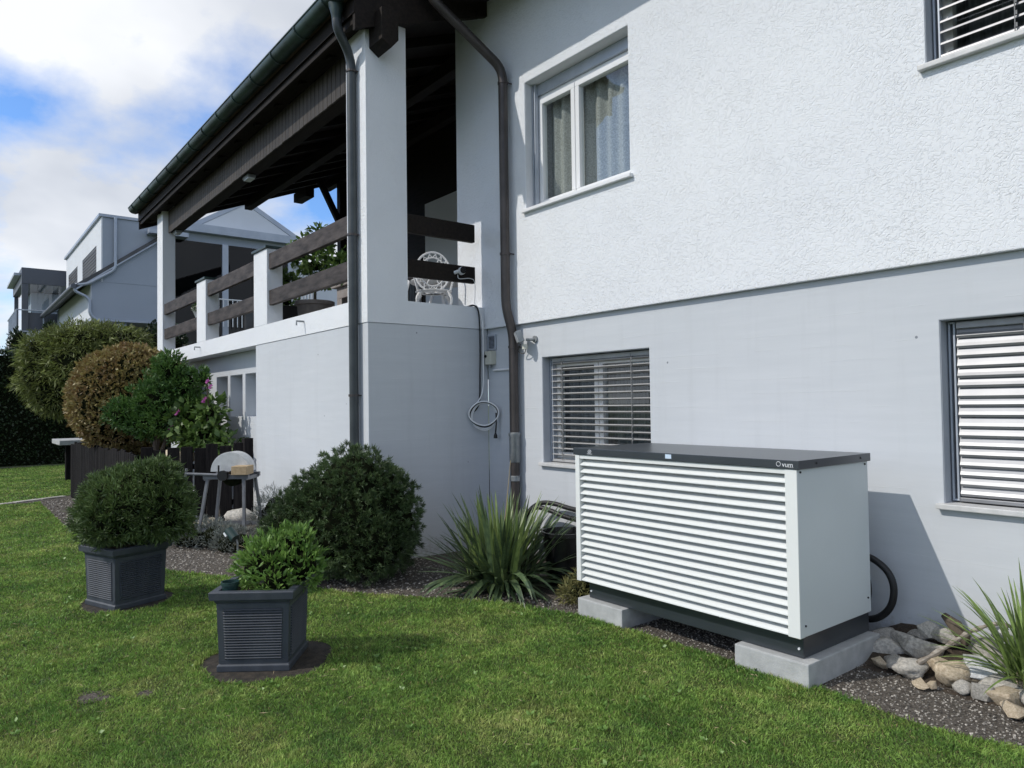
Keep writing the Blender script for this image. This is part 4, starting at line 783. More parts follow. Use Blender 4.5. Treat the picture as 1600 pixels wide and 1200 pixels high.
shrub('potted_leafy_shrub', 'bright green leafy shrub growing in the front slate planter', (PB[0]+.02, PB[1]+.05, .42),
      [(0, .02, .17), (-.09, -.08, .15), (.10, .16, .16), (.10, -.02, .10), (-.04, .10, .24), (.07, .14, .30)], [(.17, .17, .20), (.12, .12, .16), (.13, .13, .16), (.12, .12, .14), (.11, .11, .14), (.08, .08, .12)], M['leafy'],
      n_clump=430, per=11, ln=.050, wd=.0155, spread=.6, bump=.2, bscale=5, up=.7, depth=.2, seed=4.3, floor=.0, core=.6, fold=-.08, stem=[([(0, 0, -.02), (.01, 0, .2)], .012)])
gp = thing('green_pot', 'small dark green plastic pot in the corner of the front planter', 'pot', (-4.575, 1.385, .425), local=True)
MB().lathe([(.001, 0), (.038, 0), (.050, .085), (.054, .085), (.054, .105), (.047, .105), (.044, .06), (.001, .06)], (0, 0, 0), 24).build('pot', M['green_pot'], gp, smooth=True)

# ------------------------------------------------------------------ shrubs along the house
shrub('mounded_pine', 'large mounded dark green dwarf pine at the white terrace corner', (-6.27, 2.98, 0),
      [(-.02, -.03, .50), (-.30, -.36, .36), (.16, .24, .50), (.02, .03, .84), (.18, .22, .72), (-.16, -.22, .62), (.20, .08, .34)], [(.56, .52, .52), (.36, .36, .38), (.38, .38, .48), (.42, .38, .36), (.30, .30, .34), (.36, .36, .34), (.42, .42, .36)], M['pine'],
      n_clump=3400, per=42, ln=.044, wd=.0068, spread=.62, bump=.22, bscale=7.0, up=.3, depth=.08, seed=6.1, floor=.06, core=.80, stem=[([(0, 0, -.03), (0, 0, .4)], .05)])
def blade_mesh(name, L, W, tilt, curl, m, seg=8, fold=.35, twist=0.0, tipdrop=0.0):
    """sword leaf growing from the origin, leaning towards +X"""
    v = []; f = []; a = tilt; p = Vector((.0, 0, 0)); ds = L/seg
    for i in range(seg+1):
        t = i/seg; w = W*(.55+.9*t-.9*t*t if t < .45 else (1-t)**.75*1.15)*(.98 if i < seg else 0)+.0008
        d = Vector((math.sin(a), 0, math.cos(a))); n = Vector((-math.cos(a), 0, math.sin(a))); tw = twist*t
        s = Vector((0, math.cos(tw), 0))+n*math.sin(tw)
        v += [p-s*w*.5+n*w*fold*.5, p, p+s*w*.5+n*w*fold*.5]
        a += (curl+tipdrop*t*t)/seg; p = p+d*ds
    for i in range(seg):
        o = 3*i; f += [(o, o+3, o+4, o+1), (o+1, o+4, o+5, o+2)]
    me = bpy.data.meshes.new(name); me.from_pydata([tuple(q) for q in v], [], f); me.update(); me.polygons.foreach_set('use_smooth', [True]*len(me.polygons)); me.materials.append(m); return me
def rosette(name, label, cat, loc, specs, group=None):
    t = thing(name, label, cat, loc, group, local=True)
    for me, n, rad, sc0, sc1, az0, az1 in specs:
        for i in range(n):
            o = bpy.data.objects.new('leaf', me); COL.objects.link(o); o.parent = t; az = random.uniform(az0, az1); r_ = random.uniform(0, rad); s = random.uniform(sc0, sc1)
            o.location = (r_*math.cos(az), r_*math.sin(az), random.uniform(0, .05)); o.rotation_euler = (random.uniform(-.08, .08), random.uniform(-.1, .1), az); o.scale = (s, s, s)
    return t
TAU = 2*math.pi
YM = [blade_mesh('leaf', .92, .060, R(4), R(8), M['yucca_light'], fold=.22), blade_mesh('leaf', .90, .062, R(12), R(11), M['yucca'], fold=.22), blade_mesh('leaf', .86, .062, R(20), R(12), M['yucca_light'], fold=.22), blade_mesh('leaf', .84, .064, R(30), R(14), M['yucca'], fold=.22),
      blade_mesh('leaf', .80, .066, R(42), R(20), M['yucca'], fold=.25), blade_mesh('leaf', .74, .066, R(56), R(26), M['yucca'], fold=.25), blade_mesh('leaf', .70, .070, R(40), R(102), M['yucca'], twist=.5, fold=.2), blade_mesh('leaf', .64, .070, R(60), R(66), M['yucca'], twist=-.6, fold=.2), blade_mesh('leaf', .60, .066, R(74), R(34), M['yucca'], fold=.2)]
yu = rosette('yucca', 'large yucca with stiff sword-shaped leaves left of the heat pump', 'yucca', (-5.05, 3.84, -.02),
        [(YM[0], 26, .30, .62, .95, 0, TAU), (YM[1], 36, .30, .65, .98, 0, TAU), (YM[2], 38, .28, .68, 1.02, 0, TAU), (YM[3], 46, .26, .72, 1.1, 0, TAU), (YM[4], 42, .22, .75, 1.12, 0, TAU), (YM[5], 34, .20, .75, 1.15, 0, TAU), (YM[6], 20, .18, .7, 1.15, -2.4, 1.0), (YM[7], 26, .16, .75, 1.2, -2.6, 1.2), (YM[8], 36, .14, .8, 1.3, 0, TAU)])
MB().tube([(0, 0, 0), (.02, .0, .14)], [.07, .05], 10).build('stem', M['bark'], yu)
st = MB().tube([(-5.48, 4.12, 0), (-5.42, 4.18, .55), (-5.36, 4.2, 1.06)], [.006, .005, .003], 6).build('dry_stalk', M['straw'], None, (-5.48, 4.12, 0)); tag(st, 'thin dry stalk standing up behind the yucca', 'stalk')
LM = [blade_mesh('leaf', .56, .030, R(10), R(45), M['lily'], fold=.45), blade_mesh('leaf', .60, .030, R(26), R(42), M['lily'], fold=.45), blade_mesh('leaf', .56, .028, R(42), R(42), M['lily'], fold=.45), blade_mesh('leaf', .46, .026, R(58), R(55), M['lily'], fold=.45), blade_mesh('leaf', .64, .030, R(-4), R(22), M['lily'], fold=.45)]
rosette('strap_leaf_plant', 'clump of arching narrow green leaves at the right edge among stones', 'plant', (-1.33, 4.48, .08),
        [(LM[0], 30, .13, .65, 1.0, 0, TAU), (LM[1], 36, .13, .65, 1.0, 0, TAU), (LM[2], 30, .13, .65, 1.0, 0, TAU), (LM[3], 22, .11, .65, 1.0, 0, TAU), (LM[4], 10, .10, .65, 1.0, 0, TAU)])
# tub and fern between yucca and heat pump
tb = thing('plant_tub', 'round black plastic tub half hidden behind the yucca leaves', 'tub', (-4.80, 4.36, 0), local=True)
MB().lathe([(.001, .0), (.15, .0), (.195, .42), (.21, .42), (.21, .455), (.192, .455), (.18, .38), (.001, .36)], (0, 0, 0), 32).build('tub', M['black_gloss'], tb, smooth=True)
MB().lathe([(.178, .375), (.001, .385)], (0, 0, 0), 32).build('soil', M['soil'], tb)
shrub('fern', 'low yellowing fern beside the left concrete block', (-4.22, 3.98, 0), [(0, 0, .08), (.02, .1, .14)], [(.17, .15, .10), (.13, .13, .14)], M['fern'], cat='fern', n_clump=150, per=12, ln=.06, wd=.010, spread=.9, bump=.2, floor=.01, core=.5, depth=.3, seed=3.7, up=.3)

# ------------------------------------------------------------------ bed in front of the fence
shrub('lavender', 'silver-grey lavender cushion in front of the grindstone stand', (-8.85, 2.30, 0), [(0, 0, .10), (.22, .14, .12), (-.15, -.12, .10)], [(.26, .24, .22), (.2, .2, .18), (.2, .2, .17)], M['lavender'], n_clump=420, per=12, ln=.06, wd=.007, spread=.6, up=.7, bump=.2, floor=.01, core=.7, seed=1.3)
shrub('lavender', 'smaller grey-green lavender right of the silver one under the grindstone', (-8.28, 2.50, 0), [(0, 0, .08), (.12, .1, .08)], [(.18, .18, .2), (.15, .15, .16)], M['lavender'], n_clump=220, per=12, ln=.055, wd=.007, spread=.6, up=.7, bump=.2, floor=.01, core=.7, seed=2.3)
shrub('lavender', 'tall greyish lavender behind the grindstone against the white wall', (-8.55, 3.12, 0), [(0, 0, .28), (.3, .1, .28), (-.25, 0, .2)], [(.26, .2, .34), (.24, .16, .32), (.2, .2, .25)], M['lavender'], n_clump=420, per=10, ln=.07, wd=.006, spread=.6, up=.7, bump=.2, floor=.01, core=.7, seed=8.3)
wd_specs = [(blade_mesh('leaf', .30, .018, R(10), R(40), M['lily']), 10, .12, .7, 1.2, 0, TAU), (blade_mesh('leaf', .28, .02, R(35), R(50), M['straw']), 8, .12, .7, 1.2, 0, TAU)]
rosette('weed_clump', 'straggly green and straw coloured weeds left of the mounded pine', 'weeds', (-7.55, 2.62, 0), wd_specs)
# stones lying in the bed
def rock_mesh(seed, flat, k=.34):
    bm = bmesh.new(); bmesh.ops.create_icosphere(bm, subdivisions=3, radius=.5); s = Vector((seed*3.7, seed*1.9, seed*5.1))
    for v in bm.verts:
        q = v.co*2.0; d = k*mnoise.noise(q*1.1+s)+k*.35*mnoise.noise(q*2.6+s); c = mnoise.voronoi(q*1.2+s)[0][0]
        v.co *= 1+d-.22*c; v.co.z *= flat
    me = bpy.data.meshes.new('stone'); bm.to_mesh(me); bm.free(); me.polygons.foreach_set('use_smooth', [True]*len(me.polygons)); return me
def hull_rock(seed, flat):
    rs = random.Random(seed*97.3+1); bm = bmesh.new()
    for i in range(15):
        q = Vector((rs.gauss(0, 1), rs.gauss(0, 1), rs.gauss(0, 1))).normalized()*rs.uniform(.42, .56); bm.verts.new((q.x, q.y, q.z*flat))
    bmesh.ops.convex_hull(bm, input=bm.verts); bmesh.ops.delete(bm, geom=[v for v in bm.verts if not v.link_faces], context='VERTS')
    bmesh.ops.bevel(bm, geom=bm.edges[:], offset=.035, segments=2, profile=.6, affect='EDGES', clamp_overlap=True)
    bmesh.ops.triangulate(bm, faces=bm.faces[:]); bmesh.ops.subdivide_edges(bm, edges=bm.edges[:], cuts=1)
    for v in bm.verts: v.co *= 1+.05*mnoise.noise(v.co*6+Vector((seed, 0, 0)))
    me = bpy.data.meshes.new('stone'); bm.to_mesh(me); bm.free(); me.polygons.foreach_set('use_smooth', [True]*len(me.polygons)); me.set_sharp_from_angle(angle=R(35)); return me
def rock(loc, size, flat, m, label, rz=None, tilt=0.0, name='stone', group='stones along the house wall', seed=None, wide=1.25, round_=True):
    sd_ = seed if seed is not None else random.uniform(0, 50); me = rock_mesh(sd_, flat) if round_ else hull_rock(sd_, min(1, flat*1.15)); o = link_mesh(name, me, m); o.location = loc; o.scale = (size*wide, size, size)
    o.rotation_euler = (tilt, tilt*.6, rz if rz is not None else random.uniform(0, TAU)); tag(o, label, 'stone', group); return o
rock((-9.45, 2.60, .10), .42, .6, M['stone_tan'], 'pale rounded boulder behind the silver lavender', group='boulders in the planting bed')
rock((-9.55, 3.0, .16), .34, .85, M['stone_grey'], 'pale grey boulder leaning at the foot of the black fence', group='boulders in the planting bed')
rock((-11.6, 2.75, .85), .55, .5, M['stone_tan'], 'pale yellowish boulder showing above the black fence', group='boulders in the planting bed')

# stones at the right along the wall
STN = [(-2.17, 4.7, 0.11, 0.106, 0.6, 0), (-2.03, 4.66, 0.10, 0.146, 0.6, 0), (-2.08, 4.61, 0.05, 0.186, 0.55, 0), (-1.99, 4.44, 0.04, 0.076, 0.8, 0), (-2.04, 4.37, 0.035, 0.068, 0.8, 1), (-1.9, 4.39, 0.045, 0.163, 0.55, 0), (-1.91, 4.72, 0.17, 0.105, 0.9, 0), (-1.79, 4.70, 0.18, 0.128, 0.7, 0), (-1.89, 4.60, 0.09, 0.184, 0.6, 0), (-1.78, 4.53, 0.05, 0.155, 0.45, 1), (-1.68, 4.42, 0.06, 0.146, 0.8, 1), (-1.72, 4.28, 0.02, 0.05, 0.7, 1), (-1.59, 4.32, 0.03, 0.066, 1, 0), (-1.69, 4.60, 0.06, 0.089, 1.1, 0), (-1.57, 4.66, 0.15, 0.207, 0.45, 0), (-1.56, 4.55, 0.09, 0.20, 0.35, 2), (-1.49, 4.32, 0.04, 0.095, 0.9, 0), (-1.46, 4.46, 0.05, 0.154, 0.35, 0), (-1.4, 4.33, 0.045, 0.133, 0.6, 1), (-1.31, 4.19, 0.035, 0.105, 0.5, 1), (-1.44, 4.60, 0.10, 0.085, 0.7, 2), (-1.36, 4.52, 0.07, 0.098, 0.8, 1), (-1.52, 4.72, 0.25, 0.108, 0.7, 2), (-1.77, 4.25, 0.02, 0.078, 0.4, 1), (-1.3, 4.36, 0.04, 0.085, 0.7, 0), (-1.98, 4.72, 0.14, 0.079, 0.6, 0), (-1.68, 4.68, 0.18, 0.081, 0.6, 0), (-1.59, 4.46, 0.035, 0.071, 0.5, 1), (-1.2, 4.28, .04, .11, .6, 0), (-1.15, 4.16, .035, .09, .6, 1)]
SL = {0: 'grey stone wedged behind the right concrete block against the wall', 1: 'angular grey stone lying just above the long flat stone by the block', 3: 'small grey stone squeezed between the oval grey stone and the concrete block', 7: 'rounded grey stone at the wall below the barky log', 8: 'broad grey stone in the middle of the heap left of the branch', 12: 'small upright grey stone in front of the sandy boulder', 13: 'upright slate-grey stone right of the driftwood branch', 14: 'long grey stone high in the heap under the narrow leaves', 17: 'thin flat grey slab between the white streaked stone and the tan block', 24: 'grey stone nearest the narrow-leaved plant at the right picture edge', 25: 'small grey stone tight against the wall behind the hose', 26: 'small grey stone tucked under the driftwood branch near the log', 28: 'grey stone on the gravel at the far right edge',
      9: 'flat tan stone under the lower end of the driftwood branch', 11: 'tiny tan stone left of the sandy boulder', 21: 'tan stone half under the narrow leaves', 23: 'flat tan chip lying on the gravel before the heap', 27: 'small flat tan stone between the boulder and the white slab', 29: 'tan stone at the gravel edge cut by the right picture border', 20: 'small pale stone beside the narrow leaves above the tan block', 10: 'round sandy boulder at the front of the stone heap by the wall', 2: 'long flat grey stone touching the right concrete block', 5: 'smooth oval grey stone just right of the heat pump block', 15: 'white streaked slab of stone lying across the heap below the narrow-leaved plant', 18: 'blocky tan stone at the front edge under the narrow green leaves', 16: 'square grey stone standing on the gravel edge', 4: 'small tan pebble stone by the corner of the right concrete block', 22: 'white stone tucked behind the narrow green leaves', 6: 'upright grey stone leaning against the wall right of the hose', 19: 'flat tan stone nearest the right edge on the gravel'}
mound = MB(); nx, ny = 24, 10
mound.add([(-2.45+1.9*i/nx, 4.25+.60*j/ny, max(-.02, -.02+.17*(j/ny)**1.3*min(1, i/4)+.03*mnoise.noise(Vector((i*.5, j*.6, 0))))) for j in range(ny+1) for i in range(nx+1)], [(j*(nx+1)+i, j*(nx+1)+i+1, (j+1)*(nx+1)+i+1, (j+1)*(nx+1)+i) for j in range(ny) for i in range(nx)])
mo = mound.build('soil_mound', M['soil'], None, smooth=True); mo['kind'] = 'structure'
for i, (x, y, z, s, fl_, c) in enumerate(STN):
    tone = ('grey', 'tan', 'white')[c]
    lab = SL.get(i, {0: 'rough grey stone in the heap along the house wall', 1: 'sandy tan stone in the heap along the house wall', 2: 'pale white stone in the heap beneath the narrow leaves'}[c])
    rock((x, y, z), s*1.28, fl_, M['stone_'+tone], lab, tilt=random.uniform(-.25, .25), seed=i*1.37, rz=random.uniform(-.5, 1.2), group='%s stones along the house wall' % tone, round_=i in (5, 7, 10, 3, 12))
dw = MB().tube(curve_pts([(-1.83, 4.36, .09), (-1.76, 4.46, .15), (-1.69, 4.57, .22), (-1.63, 4.63, .27), (-1.53, 4.67, .32), (-1.46, 4.70, .31)], 5), [.014+.004*math.sin(i*1.7)-.0002*i*i*.05 for i in range(26)], 8).build('driftwood_branch', M['drift'], None, (-1.83, 4.36, .09), smooth=True); tag(dw, 'bleached driftwood branch lying diagonally over the stones', 'branch')
lg = MB().tube([(-1.82, 4.70, .30), (-1.75, 4.68, .255), (-1.70, 4.655, .21), (-1.67, 4.64, .17)], [.018, .04, .038, .02], 10).build('bark_log', M['bark'], None, (-1.82, 4.70, .17), smooth=True); tag(lg, 'short barky log propped at the wall above the stones', 'log')

# ------------------------------------------------------------------ grindstone on its stand
gs = thing('grindstone_stand', 'old grindstone with grey sheet metal cover on a steel leg stand', 'grindstone', (-8.62, 2.70, 0))
gx = Vector((.62, .785, 0)); gy = Vector((-.785, .62, 0)); g0 = Vector((-8.66, 2.60, 0))
def G(a, b, z): return g0+gx*a+gy*b+Vector((0, 0, z))
for a0, a1, b0, b1 in ((-.30, -.19, -.16, -.10), (.25, .22, -.16, -.10), (-.30, -.19, .34, .26), (.30, .22, .34, .26)):
    MB().bar(G(a0, b0, 0), G(a1, b1, .80), .032, .032, up=tuple(gy)).build('leg', M['grey_steel'], gs, bevel=.004)
for b in (-.10, .26): MB().bar(G(-.24, b, .795), G(.28, b, .795), .05, .05).build('frame_bar', M['grey_steel'], gs, bevel=.004)
for a in (-.21, .24): MB().bar(G(a, -.12, .775), G(a, .28, .775), .045, .04).build('frame_bar', M['grey_steel'], gs, bevel=.004)
MB().bar(G(-.285, -.145, .20), G(.245, -.145, .20), .012, .045).build('cross_bar', M['grey_steel'], gs); MB().bar(G(-.285, .325, .20), G(.285, .325, .20), .012, .045).build('cross_bar', M['grey_steel'], gs)
MB().bar(G(-.285, -.14, .2), G(-.285, .32, .2), .012, .045).build('cross_bar', M['grey_steel'], gs)
v = []; f = []; n = 20                               # half-round cover, closed at the front
for b in (-.02, .20):
    for k in range(n+1): a = math.pi*k/n; v.append(G(.03+.225*math.cos(a), b, .85+.225*math.sin(a)))
for k in range(n): f.append((k, k+1, n+2+k, n+1+k))
f += [tuple(range(n+1)), tuple(range(2*n+1, n, -1))]
MB().add(v, f).build('cover', M['steel'], gs, bevel=.004)
v = []
for b in (.05, .13):
    for k in range(28): a = TAU*k/28; v.append(G(.03+.13*math.cos(a), b, .80+.13*math.sin(a)))
MB().add(v, [(k, (k+1) % 28, 28+(k+1) % 28, 28+k) for k in range(28)]+[tuple(range(28)), tuple(range(55, 27, -1))]).build('grinding_wheel', M['core'], gs)
MB().tube([G(-.02, -.06, .82), G(.03, .4, .82)], .016, 10).build('axle', M['grey_steel'], gs)
MB().tube([G(-.42, -.14, .84), G(0, -.14, .82)], .016, 10).build('crank_shaft', M['grey_steel'], gs)
ck = MB().tube([G(-.42, -.14, .90), G(-.43, -.14, .80), G(-.50, -.16, .58), G(-.53, -.16, .555)], .013, 8).build('crank', M['grey_steel'], gs); MB().tube([G(-.52, -.16, .555), G(-.64, -.16, .55)], .013, 8).build('handle', M['grey_steel'], ck)
v = []
for b in (-.17, -.13):
    for k in range(20): a = TAU*k/20; v.append(G(.0+.058*math.cos(a), b, .815+.058*math.sin(a)))
MB().add(v, [(k, (k+1) % 20, 20+(k+1) % 20, 20+k) for k in range(20)]+[tuple(range(20)), tuple(range(39, 19, -1))]).build('pulley', M['black'], gs)
MB().bar(G(-.06, -.12, .84), G(-.06, -.12, .93), .016).build('tool_rest', M['black'], gs); MB().bar(G(.06, -.15, .84), G(.13, -.05, .87), .03).build('tool_rest', M['black'], gs)
wb = MB().box(-.09, .09, -.09, .13, 0, .10, Matrix.Translation(G(.20, -.10, .822)) @ Matrix.Rotation(R(52), 4, 'Z')).build('wood_block', M['wood_block'], None, tuple(G(.20, -.10, .822)), bevel=.006); tag(wb, 'pale wooden block lying on the grindstone frame', 'wood block')
sl = thing('garden_spotlight', 'small dark garden spotlight on a stake behind the leafy planter', 'lamp', (-7.45, 2.33, 0))
MB().tube([(-7.45, 2.33, 0), (-7.45, 2.33, .22), (-7.50, 2.32, .29)], .010, 8).build('stake', M['sleeve'], sl)
MB().tube([(-7.46, 2.31, .27), (-7.55, 2.27, .35)], .050, 16).build('lamp_body', M['green_pot'], sl, smooth=True); MB().tube([(-7.49, 2.233, .30), (-7.53, 2.222, .33)], .012, 4).build('solar_cell', M['lens'], sl)

# ------------------------------------------------------------------ picket fence
fe = thing('picket_fence', 'black weathered wooden picket fence enclosing the shrub bed', 'fence', (-12, 2, 0))
def run(a, b, w, gap, h0, h1, post=False):
    a = Vector((*a, 0)); b = Vector((*b, 0)); L = (b-a).length; d = (b-a).normalized(); s = 0
    while s < L-w*.5:
        hh = random.uniform(h0, h1); c = a+d*(s+w/2); ang = math.atan2(d.y, d.x); mt = Matrix.Translation(c) @ Matrix.Rotation(ang+R(random.uniform(-3, 3)), 4, 'Z') @ Matrix.Rotation(R(random.uniform(-.8, .8)), 4, 'Y')
        m_ = MB().box(-w/2, w/2, -.014, .014, -.05, hh, mt); m_.build('picket', M['fence'], fe, bevel=.005, seg=1); s += w+gap*random.uniform(.3, 1.6)
run((-15.35, 1.83), (-10.7, 2.03), .105, .012, .96, 1.02); run((-10.62, 2.06), (-10.03, 3.22), .150, .014, 1.03, 1.14)
for z in (.3, .8):
    MB().bar((-15.35, 1.86, z), (-10.7, 2.06, z), .04, .07).build('fence_rail', M['fence'], fe); MB().bar((-10.66, 2.08, z), (-10.07, 3.24, z), .04, .07).build('fence_rail', M['fence'], fe)
box('fence_post', -10.08, -9.96, 3.21, 3.33, -.05, 1.17, M['fence'], fe, .006)

# ------------------------------------------------------------------ shrubs behind the fence
shrub('rusty_round_shrub', 'round clipped shrub with rusty brown and yellow-green leaves behind the fence', (-13.6, 2.48, 0), [(0, 0, 1.74)], [(.96, .93, .92)], M['brownbush'], n_clump=2300, per=9, ln=.065, wd=.034, spread=.8, bump=.07, bscale=3, depth=.05, seed=9.2, core=.9, stem=[([(0, 0, 0), (0, 0, 1)], .06)])
shrub('cypress_shrub', 'dark green feathery cypress shrub against the rusty round shrub', (-12.25, 2.55, 0), [(.05, .05, 1.72), (.28, .36, 1.95), (-.30, -.34, 1.52), (.16, .18, 2.20), (.34, .5, 1.66), (-.1, -.05, 1.35), (.2, .15, 1.4), (.45, .62, 2.05)], [(.36, .35, .34), (.22, .24, .28), (.26, .26, .22), (.22, .22, .24), (.22, .22, .18), (.30, .30, .22), (.30, .30, .25), (.10, .10, .16)], M['cypress'],
      n_clump=1300, per=15, ln=.075, wd=.022, spread=.7, bump=.45, bscale=4.6, up=.6, depth=.2, seed=3.3, core=.72, stem=[([(0, 0, 0), (.05, 0, .7), (0, .1, 1.6)], .05), ([(0, 0, .6), (.3, .35, 1.7)], .03)])
hb = shrub('hibiscus', 'green leafy hibiscus with purple pink flowers beside the niche windows', (-11.45, 3.05, 0), [(0, 0, 1.18), (.36, .2, 1.05), (-.25, -.1, 1.35), (.15, .1, 1.5)], [(.34, .26, .26), (.26, .16, .16), (.28, .28, .28), (.2, .16, .24)], M['hibiscus'], n_clump=170, per=6, ln=.15, wd=.085, spread=1.0, bump=.3, depth=.3, seed=5.5, core=.45, fold=-.12, stem=[([(0, 0, 0), (0, 0, 1.1)], .03), ([(0, 0, .8), (.2, .05, 1.55), (.3, .0, 1.95)], .01), ([(0, 0, .8), (-.2, -.1, 1.5)], .012)])
for k in (0, 1, 2, 4, 6, 7):
    c = np.array([(-.52, -.36, 1.50), (-.12, -.30, 1.52), (-.30, -.34, 1.30), (.18, -.05, 1.80), (.28, .02, 1.98), (-.45, -.38, 1.42), (.2, -.0, 1.70), (.32, .05, 1.90), (-.06, -.3, 1.46), (.12, .0, 1.74), (.24, .0, 1.86)][k]); m_ = 7
    ang = np.arange(m_)*TAU/m_; d = unit(np.stack([np.cos(ang)*.8+.3, np.sin(ang)*.6-.5, np.sin(ang)*.8], 1))
    link_mesh('flower', leaf_mesh('flower', np.repeat(c[None], m_, 0), d, np.full(m_, .065 if k not in (4, 7, 9) else .045), np.full(m_, .055), rng.random(m_)), M['pink'], hb)
shrub('juniper', 'broad flat-topped juniper with yellow-green drooping sprays left of the terrace', (-17.3, 2.35, 0), [(0, 0, 2.55), (-.45, -.55, 2.35), (.45, .55, 2.6), (-.35, -.45, 1.95), (-.05, -.05, 3.0), (.3, .5, 3.0), (-.4, -.6, 2.8)], [(.85, .85, .70), (.65, .65, .62), (.66, .66, .50), (.55, .55, .5), (.75, .7, .38), (.6, .6, .3), (.55, .55, .4)], M['juniper'],
      n_clump=2300, per=13, ln=.15, wd=.020, spread=.7, bump=.22, bscale=2.5, up=.15, depth=.14, seed=7.7, core=.86, droop=.15, floor=1.4, stem=[([(0, 0, 0), (.1, .05, 1.3), (0, 0, 2.4)], [.16, .13, .08]), ([(.05, 0, 1.2), (-.5, -.5, 2.2)], [.08, .05])])
sb = box('stone_bench_slab', -19.6, -18.2, 1.9, 2.6, .82, .92, M['raw_concrete'], None, .01, loc=(-18.9, 2.2, .82)); 
bt = thing('garden_table', 'pale concrete slab table under the juniper by the hedge', 'table', (-18.9, 2.2, 0)); sb.parent = bt; sb.location = Vector((0, .05, .82)); sb.name = 'table_slab'
box('table_leg', -19.1, -18.9, 2.15, 2.45, 0, .819, M['fence'], bt)
# tall hedge
def hedge(label, x0, x1, y0, y1, h, n):
    t = thing('hedge', label, 'hedge', ((x0+x1)/2, (y0+y1)/2, 0))
    fx = rng.random(n); P = np.zeros((n, 3)); Nn = np.zeros((n, 3)); k = rng.random(n)
    a = k < .78; b = ~a
    P[a] = np.stack([np.full(a.sum(), x1), y0+(y1-y0)*rng.random(a.sum()), h*rng.random(a.sum())], 1); Nn[a] = (1, 0, 0)
    P[b] = np.stack([x0+(x1-x0)*rng.random(b.sum()), y0+(y1-y0)*rng.random(b.sum()), np.full(b.sum(), h)], 1); Nn[b] = (0, 0, 1)
    P += Nn*(.10*lump(P, 1.3, 2.2)+.05*rng.normal(size=n))[:, None]
    d = unit(Nn+rng.normal(size=P.shape)*.8); sh = .4+.4*lump(P, 2.1, 1.1)+rng.normal(size=n)*.2
    P -= np.array(org(t)); link_mesh('foliage', leaf_mesh('foliage', P, d, .08*(.7+.6*rng.random(n)), .045*(.7+.6*rng.random(n)), sh), M['hedge'], t)
    box('inner_twigs', x0+.1, x1-.1, y0+.05, y1-.05, 0, h-.12, M['core'], t)
    return t
hedge('tall dark green clipped hedge closing the far lawn', -26.2, -25.0, -4, 7.0, 3.28, 26000)
def conifer(loc, h, r, label):
    shrub('small_conifer', label, loc, [(0, 0, h*.36), (0, 0, h*.66), (0, 0, h*.88)], [(r, r, h*.34), (r*.85, r*.85, h*.24), (r*.5, r*.5, h*.13)], M['hedge'], cat='conifer', n_clump=700, per=10, ln=.12, wd=.04, spread=.5, up=.9, bump=.15, depth=.1, core=.85, seed=loc[1], stem=[([(0, 0, 0), (0, 0, h*.3)], .05)])
conifer((-27.2, 1.8, 0), 4.05, .48, 'small dark conifer with rounded top before the glass pavilion'); conifer((-27.2, 2.65, 0), 4.35, .42, 'small pointed conifer poking up over the juniper')
shrub('laurel_bush', 'dark glossy laurel bush tucked behind the left terrace column', (-18.6, 3.75, 0), [(0, 0, 2.2), (.2, .3, 2.9)], [(.8, .7, 1.2), (.55, .55, .75)], M['hedge'], n_clump=700, per=8, ln=.11, wd=.05, spread=.9, bump=.15, seed=4.9, stem=[([(0, 0, 0), (0, 0, 1.5)], .07)])

